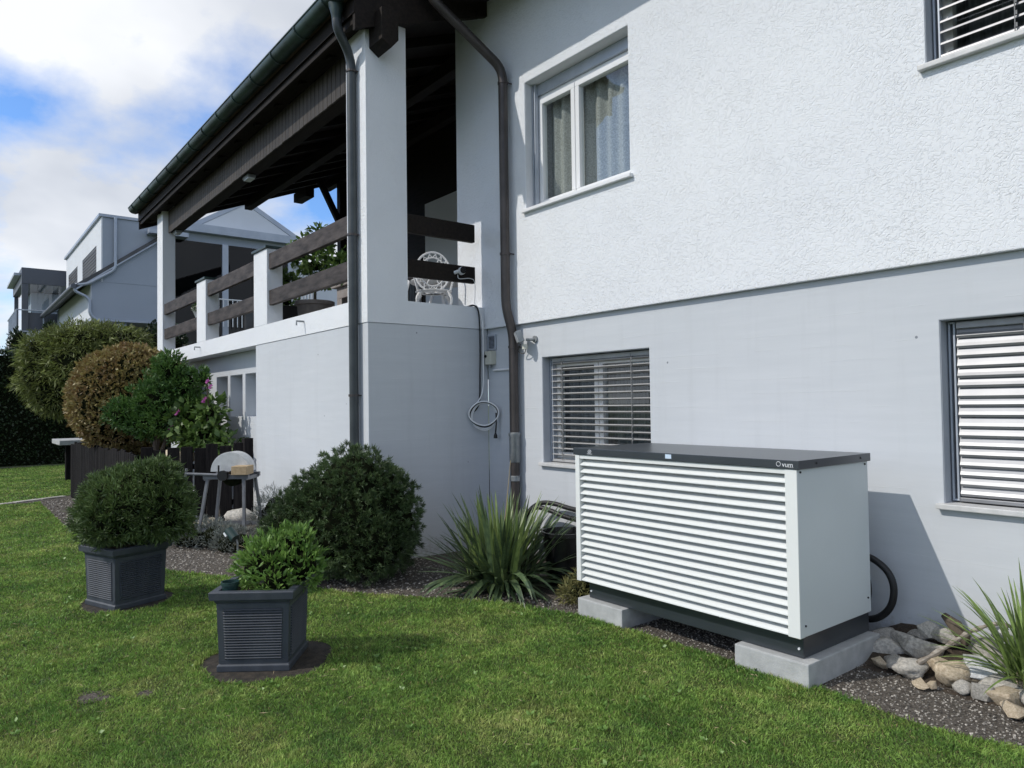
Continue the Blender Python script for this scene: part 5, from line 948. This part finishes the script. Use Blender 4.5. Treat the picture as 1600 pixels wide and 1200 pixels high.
# ------------------------------------------------------------------ things on the terrace (floor at 2.436)
TZ = 2.437
def chair(loc, rot, label):
    t = thing('garden_chair', label, 'chair', loc, 'ornate white terrace chairs', local=True); t.rotation_euler = (0, 0, rot)
    def ring(c, rx, rz, y, r, tilt=.18, n=28, a0=0, a1=TAU): return MB().tube([(c[0]+rx*math.cos(a), y+tilt*(c[1]+rz*math.sin(a)-.5), c[1]+rz*math.sin(a)) for a in np.linspace(a0, a1, n)], r, 6)
    for i, (rx, rz) in enumerate(((.21, .25), (.15, .18), (.07, .09))): ring((0, .74), rx, rz, .19, .013 if i == 0 else .009).build('backrest_ring', M['white_paint'], t, smooth=True)
    for k in range(16):
        a = TAU*k/16; b_ = a+.28
        for s in (-1, 1):
            MB().tube([(.15*math.cos(a), .19+.18*(.74+.18*math.sin(a)-.5), .74+.18*math.sin(a)), (.21*math.cos(a+.28*s), .19+.18*(.74+.25*math.sin(a+.28*s)-.5), .74+.25*math.sin(a+.28*s))], .006, 5).build('lattice', M['white_paint'], t)
    for k in range(6):
        a = TAU*k/6; MB().tube([(.07*math.cos(a), .19+.18*(.24+.09*math.sin(a)), .74+.09*math.sin(a)), (.15*math.cos(a), .19+.18*(.24+.18*math.sin(a)), .74+.18*math.sin(a))], .007, 5).build('lattice', M['white_paint'], t)
    MB().lathe([(.12, .0), (.21, .005), (.22, .015), (.21, .022), (.12, .012)], (0, 0, .44), 24).build('seat', M['white_paint'], t, smooth=True)
    for k in range(8): a = TAU*k/8; MB().tube([(.02*math.cos(a), .02*math.sin(a), .45), (.2*math.cos(a), .2*math.sin(a), .45)], .008, 5).build('seat_spoke', M['white_paint'], t)
    for sx, sy in ((-1, -1), (1, -1), (-1, 1), (1, 1)):
        MB().tube(curve_pts([(sx*.15, sy*.15, .44), (sx*.20, sy*.19, .34), (sx*.16, sy*.16, .16), (sx*.21, sy*.21, 0)], 5), [.020, .02, .02, .019, .018, .017, .016, .015, .014, .013, .013, .013, .014, .016, .018, .018], 7).build('leg', M['white_paint'], t, smooth=True)
    for sx in (-1, 1): MB().tube(curve_pts([(sx*.20, .20, .70), (sx*.25, .0, .68), (sx*.24, -.16, .64), (sx*.19, -.17, .45)], 6), .012, 6).build('armrest', M['white_paint'], t, smooth=True)
    return t
chair((-7.26, 4.56, TZ+.04), R(60), 'ornate white metal chair behind the side railing, its round lattice back showing')
chair((-7.80, 4.22, TZ), R(75), 'ornate white metal chair further back near the corner column')
tt = thing('garden_table', 'round white ornate metal table between the terrace chairs', 'table', (-7.75, 4.95, TZ), local=True)
MB().lathe([(.001, .70), (.36, .70), (.38, .715), (.36, .73), (.001, .73)], (0, 0, 0), 32).build('table_top', M['white_paint'], tt, smooth=True)
for k in range(3): a = TAU*k/3; MB().tube(curve_pts([(.05*math.cos(a), .05*math.sin(a), .7), (.12*math.cos(a), .12*math.sin(a), .4), (.08*math.cos(a), .08*math.sin(a), .2), (.3*math.cos(a), .3*math.sin(a), 0)], 5), .018, 7).build('leg', M['white_paint'], tt, smooth=True)
ld = thing('watering_can', 'dark green watering can on the terrace floor by the chair', 'watering can', (-7.30, 5.0, TZ), local=True)
MB().lathe([(.001, 0), (.11, 0), (.11, .24), (.10, .26), (.001, .26)], (0, 0, 0), 20).build('body', M['green_pot'], ld, smooth=True)
MB().tube(curve_pts([(.1, 0, .06), (.2, 0, .2), (.28, 0, .34)]), .018, 8).build('spout', M['green_pot'], ld, smooth=True); MB().tube(curve_pts([(-.1, 0, .08), (-.2, 0, .22), (-.1, 0, .34), (.04, 0, .27)]), .012, 8).build('handle', M['green_pot'], ld, smooth=True)
up = thing('tall_white_urn', 'tall white flared planter behind the leftmost railing boards', 'planter', (-14.0, 3.80, TZ), local=True)
v = []; f = []; pr = [(.10, 0), (.10, .03), (.05, .05), (.05, .55), (.12, .70), (.24, .98), (.26, .98), (.26, 1.03), (.23, 1.03), (.18, .85)]
for w, z in pr: v += [(-w, -w*.7, z), (w, -w*.7, z), (w, w*.7, z), (-w, w*.7, z)]
for i in range(len(pr)-1):
    for k in range(4): f.append((4*i+k, 4*i+(k+1) % 4, 4*i+4+(k+1) % 4, 4*i+4+k))
f.append((4*len(pr)-4, 4*len(pr)-3, 4*len(pr)-2, 4*len(pr)-1)); MB().add(v, f).build('urn', M['white_paint'], up, bevel=.006)
shrub('urn_plant', 'low dark green plant in the tall white planter', (-14.0, 3.80, TZ+1.0), [(0, 0, .05)], [(.26, .2, .12)], M['cypress'], cat='plant', n_clump=90, per=8, ln=.07, wd=.02, spread=.8, seed=1.9, core=.7)
pot = thing('terrace_pot', 'large dark round pot holding the leafy plant on the terrace', 'pot', (-9.55, 4.05, TZ), local=True)
MB().lathe([(.001, 0), (.18, 0), (.24, .55), (.27, .56), (.27, .61), (.24, .61), (.22, .5), (.001, .5)], (0, 0, 0), 28).build('pot', M['terracotta'], pot, smooth=True)
shrub('potted_tree', 'leafy green potted plant showing between the terrace railing boards', (-9.55, 4.05, TZ+.5), [(0, 0, .62), (-.12, -.1, .80), (.3, .3, .62), (-.25, -.3, .40), (.1, .1, 1.0)], [(.26, .26, .26), (.2, .2, .22), (.28, .28, .2), (.12, .12, .12), (.16, .16, .18)], M['hibiscus'], cat='plant', n_clump=190, per=6, ln=.11, wd=.06, spread=1.1, bump=.3, depth=.35, seed=2.9, core=.3, fold=-.1, stem=[([(0, 0, 0), (.02, 0, .5)], .02), ([(0, 0, .3), (.25, .25, .6)], .012)])
sg = shrub('potted_geranium', 'low leafy green plant on the dark covered grill', (-12.0, 4.25, TZ+.80), [(0, 0, .1), (.3, .2, .1)], [(.25, .2, .14), (.2, .2, .14)], M['hibiscus'], cat='plant', n_clump=90, per=6, ln=.09, wd=.05, spread=1.0, seed=8.8, core=.5)
gr = thing('covered_grill', 'black covered grill cabinet behind the middle railing boards', 'grill', (-12.0, 4.4, TZ), local=True)
MB().prism([(-.75, 0), (.75, 0), (.72, .78), (.5, .80), (-.5, .80), (-.72, .78)], 'y', -.3, .3).build('cover', M['black'], gr, bevel=.02)
for k in range(10): MB().tube([(-.65+k*.14, .45, .5), (-.65+k*.14, .45, 1.5)], .012, 6).build('rack_bar', M['pvc'], gr)
MB().tube([(-.68, .45, 1.5), (.66, .45, 1.5)], .014, 6).build('rack_bar', M['pvc'], gr)
fp = thing('garden_fireplace', 'grey-pink masonry garden fireplace with dark firebox on the terrace', 'fireplace', (-9.6, 4.95, TZ), local=True)
mb = frame(MB(), -.65, .65, -.25, .25, 0, .95, .17); mb.build('surround', M['ash'], fp, bevel=.01); MB().box(-.47, .47, -.05, .2, .175, .775).build('firebox', M['black'], fp)
MB().box(-.75, .75, -.3, .3, .951, 1.02).build('mantel', M['ash'], fp, bevel=.01)

# ------------------------------------------------------------------ neighbouring houses
nh = thing('neighbour_house', 'white and grey neighbouring house with roof dormer and downpipe beyond the garden', 'house', (-32, 7, 0))
NX = -28.0
def nbox(n, x0, x1, y0, y1, z0, z1, m, p=None): return box(n, x0, x1, y0, y1, z0, z1, M[m], p or nh)
MB().prism([(3.92, 4.70), (5.9, 4.70), (6.4, 4.70), (6.4, 7.6), (6.2, 7.60), (3.92, 5.98)], 'x', -37.5, NX).build('side_wall', M['nb_grey'], nh)
nbox('front_wall', -36.5, NX-.01, 3.89, 3.918, 4.70, 5.9, 'nb_white')
nbox('lower_wall', -37, NX-1.2, 5.0, 11.0, 0, 4.69, 'beige')
nbox('balcony_slab', -37, NX+.05, 3.9, 6.4, 4.60, 4.69, 'nb_trim')
nbox('lower_pillar', NX-.4, NX-.1, 4.7, 5.0, 0, 4.59, 'nb_grey'); nbox('lower_pillar', NX-.4, NX-.1, 6.0, 6.3, 0, 4.59, 'nb_grey')
rf = MB().prism([(3.45, 5.66), (6.6, 8.06), (6.6, 8.20), (3.45, 5.80)], 'x', -37.8, NX+.12).build('roof', M['nb_roof'], nh)
MB().prism([(3.45, 5.60), (6.6, 8.00), (6.6, 8.055), (3.45, 5.655)], 'x', NX-.1, NX+.13).build('verge_trim', M['nb_trim'], rf)
MB().tube([(-37.8, 3.38, 5.72), (NX+.12, 3.38, 5.72)], .09, 10).build('roof_gutter', M['nb_dark'], rf, smooth=True)
for i in range(9): MB().bar((-36.6+i*.95, 3.5, 5.83), (-36.6+i*.95, 5.8, 7.60), .05, .05).build('roof_batten', M['nb_dark'], rf)
dm = nbox('dormer', -37.0, NX+.01, 4.25, 6.40, 5.95, 8.20, 'nb_grey')
dwall = wall_y('dormer_front', -37.0, NX+.012, 5.95, 8.20, 4.20, .048, [(-32.3, -29.0, 6.35, 7.38), (-36.3, -33.6, 6.35, 7.38)], M['nb_white'], nh)
nbox('dormer_roof', -37.1, NX+.06, 4.12, 6.41, 8.203, 8.30, 'nb_trim')
for a, b in ((-32.3, -29.0), (-36.3, -33.6)):
    w = nbox('window', a, b, 4.22, 4.246, 6.35, 7.38, 'nb_dark')
    for k in range(8): nbox('shutter_slat', a+.02, b-.02, 4.205, 4.219, 6.40+k*.12, 6.47+k*.12, 'nb_roof', w)
MB().tube(bend([(NX+.09, 4.62, 8.22), (NX+.09, 4.62, 6.40), (NX+.12, 3.75, 5.80), (NX+.05, 3.40, 5.78), (NX+.05, 3.42, 5.55), (NX+.07, 3.85, 5.35), (NX+.07, 3.85, 4.75), (NX+.07, 4.3, 4.50)], .2), .055, 10).build('downpipe', M['nb_trim'], nh, smooth=True)
nbox('canopy', NX-.2, NX+.5, 5.6, 6.9, 7.75, 7.90, 'nb_trim')
# glazed part seen through the terrace
gl = thing('neighbour_conservatory', 'glazed grey conservatory with white gable seen through the terrace opening', 'house', (-30, 8.8, 0))
box('side_wall', -33, NX-.25, 6.42, 10.9, 0, 7.7, M['nb_dark'], gl); box('glazing_floor', -33, NX-.02, 6.42, 10.9, 3.2, 3.4, M['nb_grey'], gl)
box('roof_edge', -34, NX+.25, 6.42, 11.1, 8.06, 8.36, M['nb_trim'], gl); box('ceiling', -33.5, NX-.05, 6.45, 10.95, 7.75, 8.055, M['nb_grey'], gl)
for a, b in ((6.55, 8.20), (8.45, 9.35), (9.37, 10.25), (10.27, 10.75)):
    p_ = MB().add([(NX-.05, a, 3.4), (NX-.05, b, 3.4), (NX-.05, b, 7.75), (NX-.05, a, 7.75)], [(0, 1, 2, 3)]).build('pane', M['glass_dark'], gl, recalc=False)
for a, b in ((6.43, 6.53), (8.22, 8.44), (10.76, 10.88)): box('mullion', NX-.12, NX+.02, a, b, 3.4, 7.75, M['nb_trim'], gl)
for k in range(16): MB().tube([(NX+.3, 8.0+k*.17, 4.6), (NX+.3, 8.0+k*.17, 5.6)], .018, 6).build('baluster', M['pvc'], gl)
MB().tube([(NX+.3, 7.95, 5.62), (NX+.3, 10.7, 5.62)], .025, 6).build('handrail', M['pvc'], gl)
MB().prism([(7.37, 8.365), (11.28, 8.365), (9.25, 9.535)], 'x', -34, NX-.42).build('gable', M['nb_white'], gl)
for ya, za, yb, zb in ((7.35, 8.37, 9.25, 9.56), (11.3, 8.37, 9.25, 9.56)):
    MB().prism([(ya, za), (yb, zb-.02), (yb, zb+.18), (ya, za+.20)], 'x', -34.2, NX-.40).build('gable_roof', M['nb_trim'], gl)
box('annexe_wall', -34, NX-.3, 10.92, 16, 0, 7.3, M['nb_white'], gl); box('annexe_roof', -34.2, NX-.1, 10.93, 16.2, 7.303, 7.45, M['nb_trim'], gl)
# pavilion with balcony
pv = thing('glass_pavilion', 'grey framed glass pavilion with balcony railing at the far left', 'house', (-40, 3.5, 0))
PX = -38.0; y0, y1 = 2.68, 4.42
box('roof', PX-5, PX+.05, y0-.05, y1, 7.15, 7.85, M['nb_dark'], pv); box('roof_overhang', PX-5, PX-.4, y0-.3, y0-.06, 7.55, 7.66, M['nb_trim'], pv)
box('corner_post', PX-.12, PX+.04, y0-.04, y0+.20, 5.0, 7.14, M['nb_dark'], pv); box('corner_post', PX-5, PX-4.8, y0, y0+.2, 5, 7.14, M['nb_dark'], pv)
for a, b in ((y0+.26, y0+.55), (y0+.57, y0+1.15), (y0+1.17, y1)): MB().add([(PX-.02, a, 5.9), (PX-.02, b, 5.9), (PX-.02, b, 7.14), (PX-.02, a, 7.14)], [(0, 1, 2, 3)]).build('pane', M['glass'], pv, recalc=False)
MB().add([(PX-4.7, y0+.08, 5.4), (PX-.2, y0+.08, 5.4), (PX-.2, y0+.08, 7.1), (PX-4.7, y0+.08, 7.1)], [(0, 1, 2, 3)]).build('pane', M['glass'], pv, recalc=False)
box('inner_wall', PX-4, PX-2.5, y0+.5, y1, 5.0, 7.1, M['nb_grey'], pv)
box('lower_panel', PX-.3, PX-.1, y0+.2, y1, 5.0, 5.89, M['nb_dark'], pv); box('balcony_wall', PX-5, PX+.3, y0-.30, y1, 4.25, 4.98, M['nb_white'], pv); box('house_wall', PX-5, PX-.1, y0-.1, y1, 0, 4.24, M['nb_white'], pv)
box('balcony_cap', PX-5, PX+.34, y0-.34, y1, 4.982, 5.04, M['nb_trim'], pv)
for k in range(7): MB().tube([(PX+.2-k*.75, y0-.25, 5.04), (PX+.2-k*.75, y0-.25, 5.95)], .025, 6).build('baluster', M['nb_trim'], pv)
for k in range(2): MB().tube([(PX+.2, y0-.25+k*1.0, 5.04), (PX+.2, y0-.25+k*1.0, 5.95)], .03, 6).build('baluster', M['nb_trim'], pv)
MB().tube([(PX-5, y0-.25, 5.96), (PX+.2, y0-.25, 5.96), (PX+.2, y1, 5.96)], .03, 6).build('handrail', M['nb_trim'], pv)

# ------------------------------------------------------------------ grass and gravel
def proj_ok(x, y, z=0.0, m=420):
    d = np.stack([x, y, np.full_like(x, z-1.6)], 1); F = np.array(_fw); Rr = np.array(_r2); U = np.array(_u2); w = d@F; w2 = np.maximum(w, .05)
    u = 800+1124.5*(d@Rr)/w2; v = 600-1124.5*(d@U)/w2; return (w > .3) & (u > -m) & (u < 1600+m) & (v < 1200+m*1.3)
def scatter(name, pts, coll, smin, smax, tilt, m_kind='stuff', rot_all=False, sc_attr=None):
    me = bpy.data.meshes.new(name); me.vertices.add(len(pts)); me.vertices.foreach_set('co', np.asarray(pts, np.float32).ravel())
    if sc_attr is not None: me.attributes.new('sz', 'FLOAT', 'POINT').data.foreach_set('value', np.asarray(sc_attr, np.float32))
    me.update(); o = bpy.data.objects.new(name, me); COL.objects.link(o); o['kind'] = m_kind
    ng = bpy.data.node_groups.new(name, 'GeometryNodeTree'); ng.interface.new_socket('Geometry', in_out='INPUT', socket_type='NodeSocketGeometry'); ng.interface.new_socket('Geometry', in_out='OUTPUT', socket_type='NodeSocketGeometry')
    N = ng.nodes; L = ng.links; gi = N.new('NodeGroupInput'); go = N.new('NodeGroupOutput'); ip = N.new('GeometryNodeInstanceOnPoints'); ci = N.new('GeometryNodeCollectionInfo')
    ci.inputs[0].default_value = coll; ci.inputs[1].default_value = True; ci.inputs[2].default_value = True
    rv = N.new('FunctionNodeRandomValue'); rv.data_type = 'FLOAT_VECTOR'; k = math.pi if rot_all else tilt; rv.inputs[0].default_value = (-k, -k, 0); rv.inputs[1].default_value = (k, k, TAU)
    rs = N.new('FunctionNodeRandomValue'); rs.data_type = 'FLOAT'; rs.inputs[2].default_value = smin; rs.inputs[3].default_value = smax
    sc_out = rs.outputs[1]
    if sc_attr is not None:
        na = N.new('GeometryNodeInputNamedAttribute'); na.data_type = 'FLOAT'; na.inputs[0].default_value = 'sz'; mm = N.new('ShaderNodeMath'); mm.operation = 'MULTIPLY'; L.new(rs.outputs[1], mm.inputs[0]); L.new(na.outputs[0], mm.inputs[1]); sc_out = mm.outputs[0]
    L.new(gi.outputs[0], ip.inputs['Points']); L.new(ci.outputs[0], ip.inputs['Instance']); ip.inputs['Pick Instance'].default_value = True
    L.new(rv.outputs[0], ip.inputs['Rotation']); L.new(sc_out, ip.inputs['Scale']); L.new(ip.outputs[0], go.inputs[0])
    md = o.modifiers.new('scatter', 'NODES'); md.node_group = ng; return o
peb = bpy.data.collections.new('pebbles')
for k in range(6):
    me = rock_mesh(30+k*2.1, .6, .3); me.materials.append(M['pebble'])
    bm = bmesh.new(); bmesh.ops.create_icosphere(bm, subdivisions=1, radius=.5)
    for v_ in bm.verts: v_.co *= 1+.3*mnoise.noise(v_.co*2+Vector((k*5, 1, 2))); v_.co.z *= .6
    bm.to_mesh(me); bm.free(); peb.objects.link(bpy.data.objects.new('pebble', me))
def grid_pts(x0, x1, y0, y1, s):
    xs = np.arange(x0, x1, s); ys = np.arange(y0, y1, s); X, Y = np.meshgrid(xs, ys); X = X.ravel()+(rng.random(X.size)-.5)*s*1.2; Y = Y.ravel()+(rng.random(Y.size)-.5)*s*1.2; return X, Y
def clear(X, Y):
    c = np.ones(len(X), bool)
    for (cx, cy, r_) in ((-6.70, 1.20, .345), (-4.57, 1.62, .385), (-4.63, .642, .05), (-4.48, .886, .035), (-4.56, .70, .035)): c &= (X-cx)**2+(Y-cy)**2 > (r_*(1+.05*np.sin(5*np.arctan2(Y-cy, X-cx))))**2
    for (a, b, y) in ((-2.63, -2.14, 3.752), (-4.0, -3.54, 3.752)): c &= ~((X > a) & (X < b) & (Y > y))
    return c
def vnoise(X, Y, s, o): return np.array([mnoise.noise(Vector((x*s, y*s, o))) for x, y in zip(X, Y)])
class Field:                                          # smooth noise looked up on a coarse grid
    def __init__(f, s, o, x0=-26, x1=4, y0=-8, y1=8, n=.07):
        f.x0, f.y0, f.n = x0, y0, n; xs = np.arange(x0, x1, n); ys = np.arange(y0, y1, n); f.g = np.array([[mnoise.noise(Vector((x*s, y*s, o))) for x in xs] for y in ys])
    def __call__(f, X, Y):
        u = np.clip((X-f.x0)/f.n, 0, f.g.shape[1]-2); v = np.clip((Y-f.y0)/f.n, 0, f.g.shape[0]-2); i = u.astype(int); j = v.astype(int); a = u-i; b = v-j; g = f.g
        return (g[j, i]*(1-a)+g[j, i+1]*a)*(1-b)+(g[j+1, i]*(1-a)+g[j+1, i+1]*a)*b
F1, F2, F3 = Field(1.6, 0), Field(5.5, 3), Field(2.3, 8)
def blades(name, X, Y, hscale=1.0, wscale=1.0, seed_lean=True):
    n = len(X); dist = np.hypot(X, Y); h = (.014+.019*rng.random(n))*(1+.25*F1(X, Y)+.35*F2(X, Y))*hscale; w = (.0026+.0020*rng.random(n))*np.clip(dist/4.5, .9, 3.2)*wscale
    th = rng.random(n)*6.283; le = .15+.55*np.abs(rng.normal(size=n)); th = np.where(rng.random(n) < .25, 5*F3(X, Y), th); d = unit(np.stack([np.cos(th)*le, np.sin(th)*le, np.ones(n)], 1))
    B = np.stack([X, Y, np.full(n, -.002)], 1); side = unit(np.cross(d, unit(rng.normal(size=(n, 3))))); mid = B+d*h[:, None]*.55; tip = B+d*h[:, None]; tip[:, :2] += d[:, :2]*(h*.35)[:, None]; tip[:, 2] -= h*.10
    v = np.stack([B-side*w[:, None]*.4, B+side*w[:, None]*.4, mid+side*w[:, None]*.5, mid-side*w[:, None]*.5, tip], 1).reshape(-1, 3).astype(np.float32)
    me = bpy.data.meshes.new(name); me.vertices.add(5*n); me.loops.add(7*n); me.polygons.add(2*n); me.vertices.foreach_set('co', v.ravel())
    i5 = np.arange(n, dtype=np.int32)[:, None]*5; me.loops.foreach_set('vertex_index', (i5+np.array([[0, 1, 2, 3, 3, 2, 4]], np.int32)).ravel())
    ls = np.arange(n, dtype=np.int32)[:, None]*7+np.array([[0, 4]], np.int32); me.polygons.foreach_set('loop_start', ls.ravel()); me.update(calc_edges=True)
    sh = np.clip(rng.random(n)*.8+.2*rng.random(n)+.25*F2(X, Y), 0, .95); sh[rng.random(n) < .03] = 1.0
    me.attributes.new('shade', 'FLOAT', 'POINT').data.foreach_set('value', np.repeat(sh, 5).astype(np.float32))
    o = link_mesh(name, me, M['grass']); o['kind'] = 'stuff'; return o
N0 = 3300000; X = -15.2+17.0*rng.random(N0); Y = -3.2+7.1*rng.random(N0); dist = np.hypot(X, Y)
k = rng.random(N0) < np.clip((3.9/dist)**1.7, .02, 1)*.93; X, Y = X[k], Y[k]; k = proj_ok(X, Y, m=260); X, Y = X[k], Y[k]; k = inside(X, Y, LAWN_D) & clear(X, Y); X, Y = X[k], Y[k]
blades('grass', X, Y)
N0 = 160000; X = -24.6+12.0*rng.random(N0); Y = -6+11*rng.random(N0); k = proj_ok(X, Y, m=500); X, Y = X[k], Y[k]; k = inside(X, Y, LAWN2_D); X, Y = X[k], Y[k]
blades('far_grass', X, Y, 1.1, 1.6)
ex = []
for a, b, n in (((-2.66, 3.735), (-2.14, 3.735), 420), ((-4.0, 3.735), (-3.53, 3.735), 420), ((-3.5, 3.76), (-2.66, 3.79), 260)):
    for i in range(n): t_ = random.random(); ex.append((a[0]+(b[0]-a[0])*t_, a[1]+(b[1]-a[1])*t_-random.random()**2*.06))
for cx, cy, r_ in ((-6.70, 1.20, .355), (-4.57, 1.62, .415)):
    for i in range(700): a = random.random()*TAU; q = r_*(.985+.08*random.random()); ex.append((cx+q*math.cos(a), cy+q*math.sin(a)))
for i in range(len(EDGE)-1):
    a, b = EDGE[i], EDGE[i+1]; L_ = math.hypot(b[0]-a[0], b[1]-a[1])
    for j in range(int(L_*260)): t_ = random.random(); ex.append((a[0]+(b[0]-a[0])*t_, a[1]+(b[1]-a[1])*t_-random.random()*.07+.015))
ex = np.array(ex); ex = ex[clear(ex[:, 0], ex[:, 1])]; blades('edge_grass', ex[:, 0], ex[:, 1], 1.45, 1.1)
# low broad-leaved weeds and dry bits between the blades
n = 900; wx = -9+9.5*rng.random(n); wy = -.8+4.6*rng.random(n); k = inside(wx, wy, LAWN_D) & clear(wx, wy) & proj_ok(wx, wy, m=200) & (F1(wx, wy) > -.05); wx, wy = wx[k], wy[k]; m_ = 6
B = np.repeat(np.stack([wx, wy, np.full(len(wx), .012)], 1), m_, 0); an = rng.random(len(B))*TAU; D = unit(np.stack([np.cos(an), np.sin(an), .35+.4*rng.random(len(B))], 1)); ln = .016+.020*rng.random(len(B))
o = link_mesh('lawn_weeds', leaf_mesh('lawn_weeds', B, D, ln, ln*.6, .3+.4*rng.random(len(B)), fold=.05), M['leafy']); o['kind'] = 'stuff'
n = 700; wx = -10+10.5*rng.random(n); wy = -.8+4.6*rng.random(n); k = inside(wx, wy, LAWN_D) & clear(wx, wy); wx, wy = wx[k], wy[k]; an = rng.random(len(wx))*TAU
o = link_mesh('dry_clippings', leaf_mesh('dry_clippings', np.stack([wx, wy, .022+.01*rng.random(len(wx))], 1), unit(np.stack([np.cos(an), np.sin(an), .15*rng.normal(size=len(wx))], 1)), .025+.035*rng.random(len(wx)), np.full(len(wx), .0035), rng.random(len(wx))), M['straw']); o['kind'] = 'stuff'
# gravel: loose pebbles on the bed
X, Y = grid_pts(-4.4, 0.3, 3.6, 4.85, .018); k = ~inside(X, Y-.02, LAWN_D) & proj_ok(X, Y, m=150) & (rng.random(len(X)) < .55); X, Y = X[k], Y[k]
scatter('gravel', np.stack([X, Y, np.full_like(X, -.004)], 1), peb, .005, .017, .5)
X, Y = grid_pts(-9.6, -4.3, 1.5, 3.9, .035); k = ~inside(X, Y, LAWN_D) & proj_ok(X, Y, m=100) & (rng.random(len(X)) < .7); X, Y = X[k], Y[k]
scatter('bed_gravel', np.stack([X, Y, np.full_like(X, -.004)], 1), peb, .008, .028, .4)
# wood chip / stalk litter on the path at left
X, Y = grid_pts(-15.0, -9.6, 1.2, 2.3, .06); k = ~inside(X, Y, LAWN_D) & (rng.random(len(X)) < .8); X, Y = X[k], Y[k]
scatter('path_gravel', np.stack([X, Y, np.full_like(X, -.004)], 1), peb, .012, .04, .4)
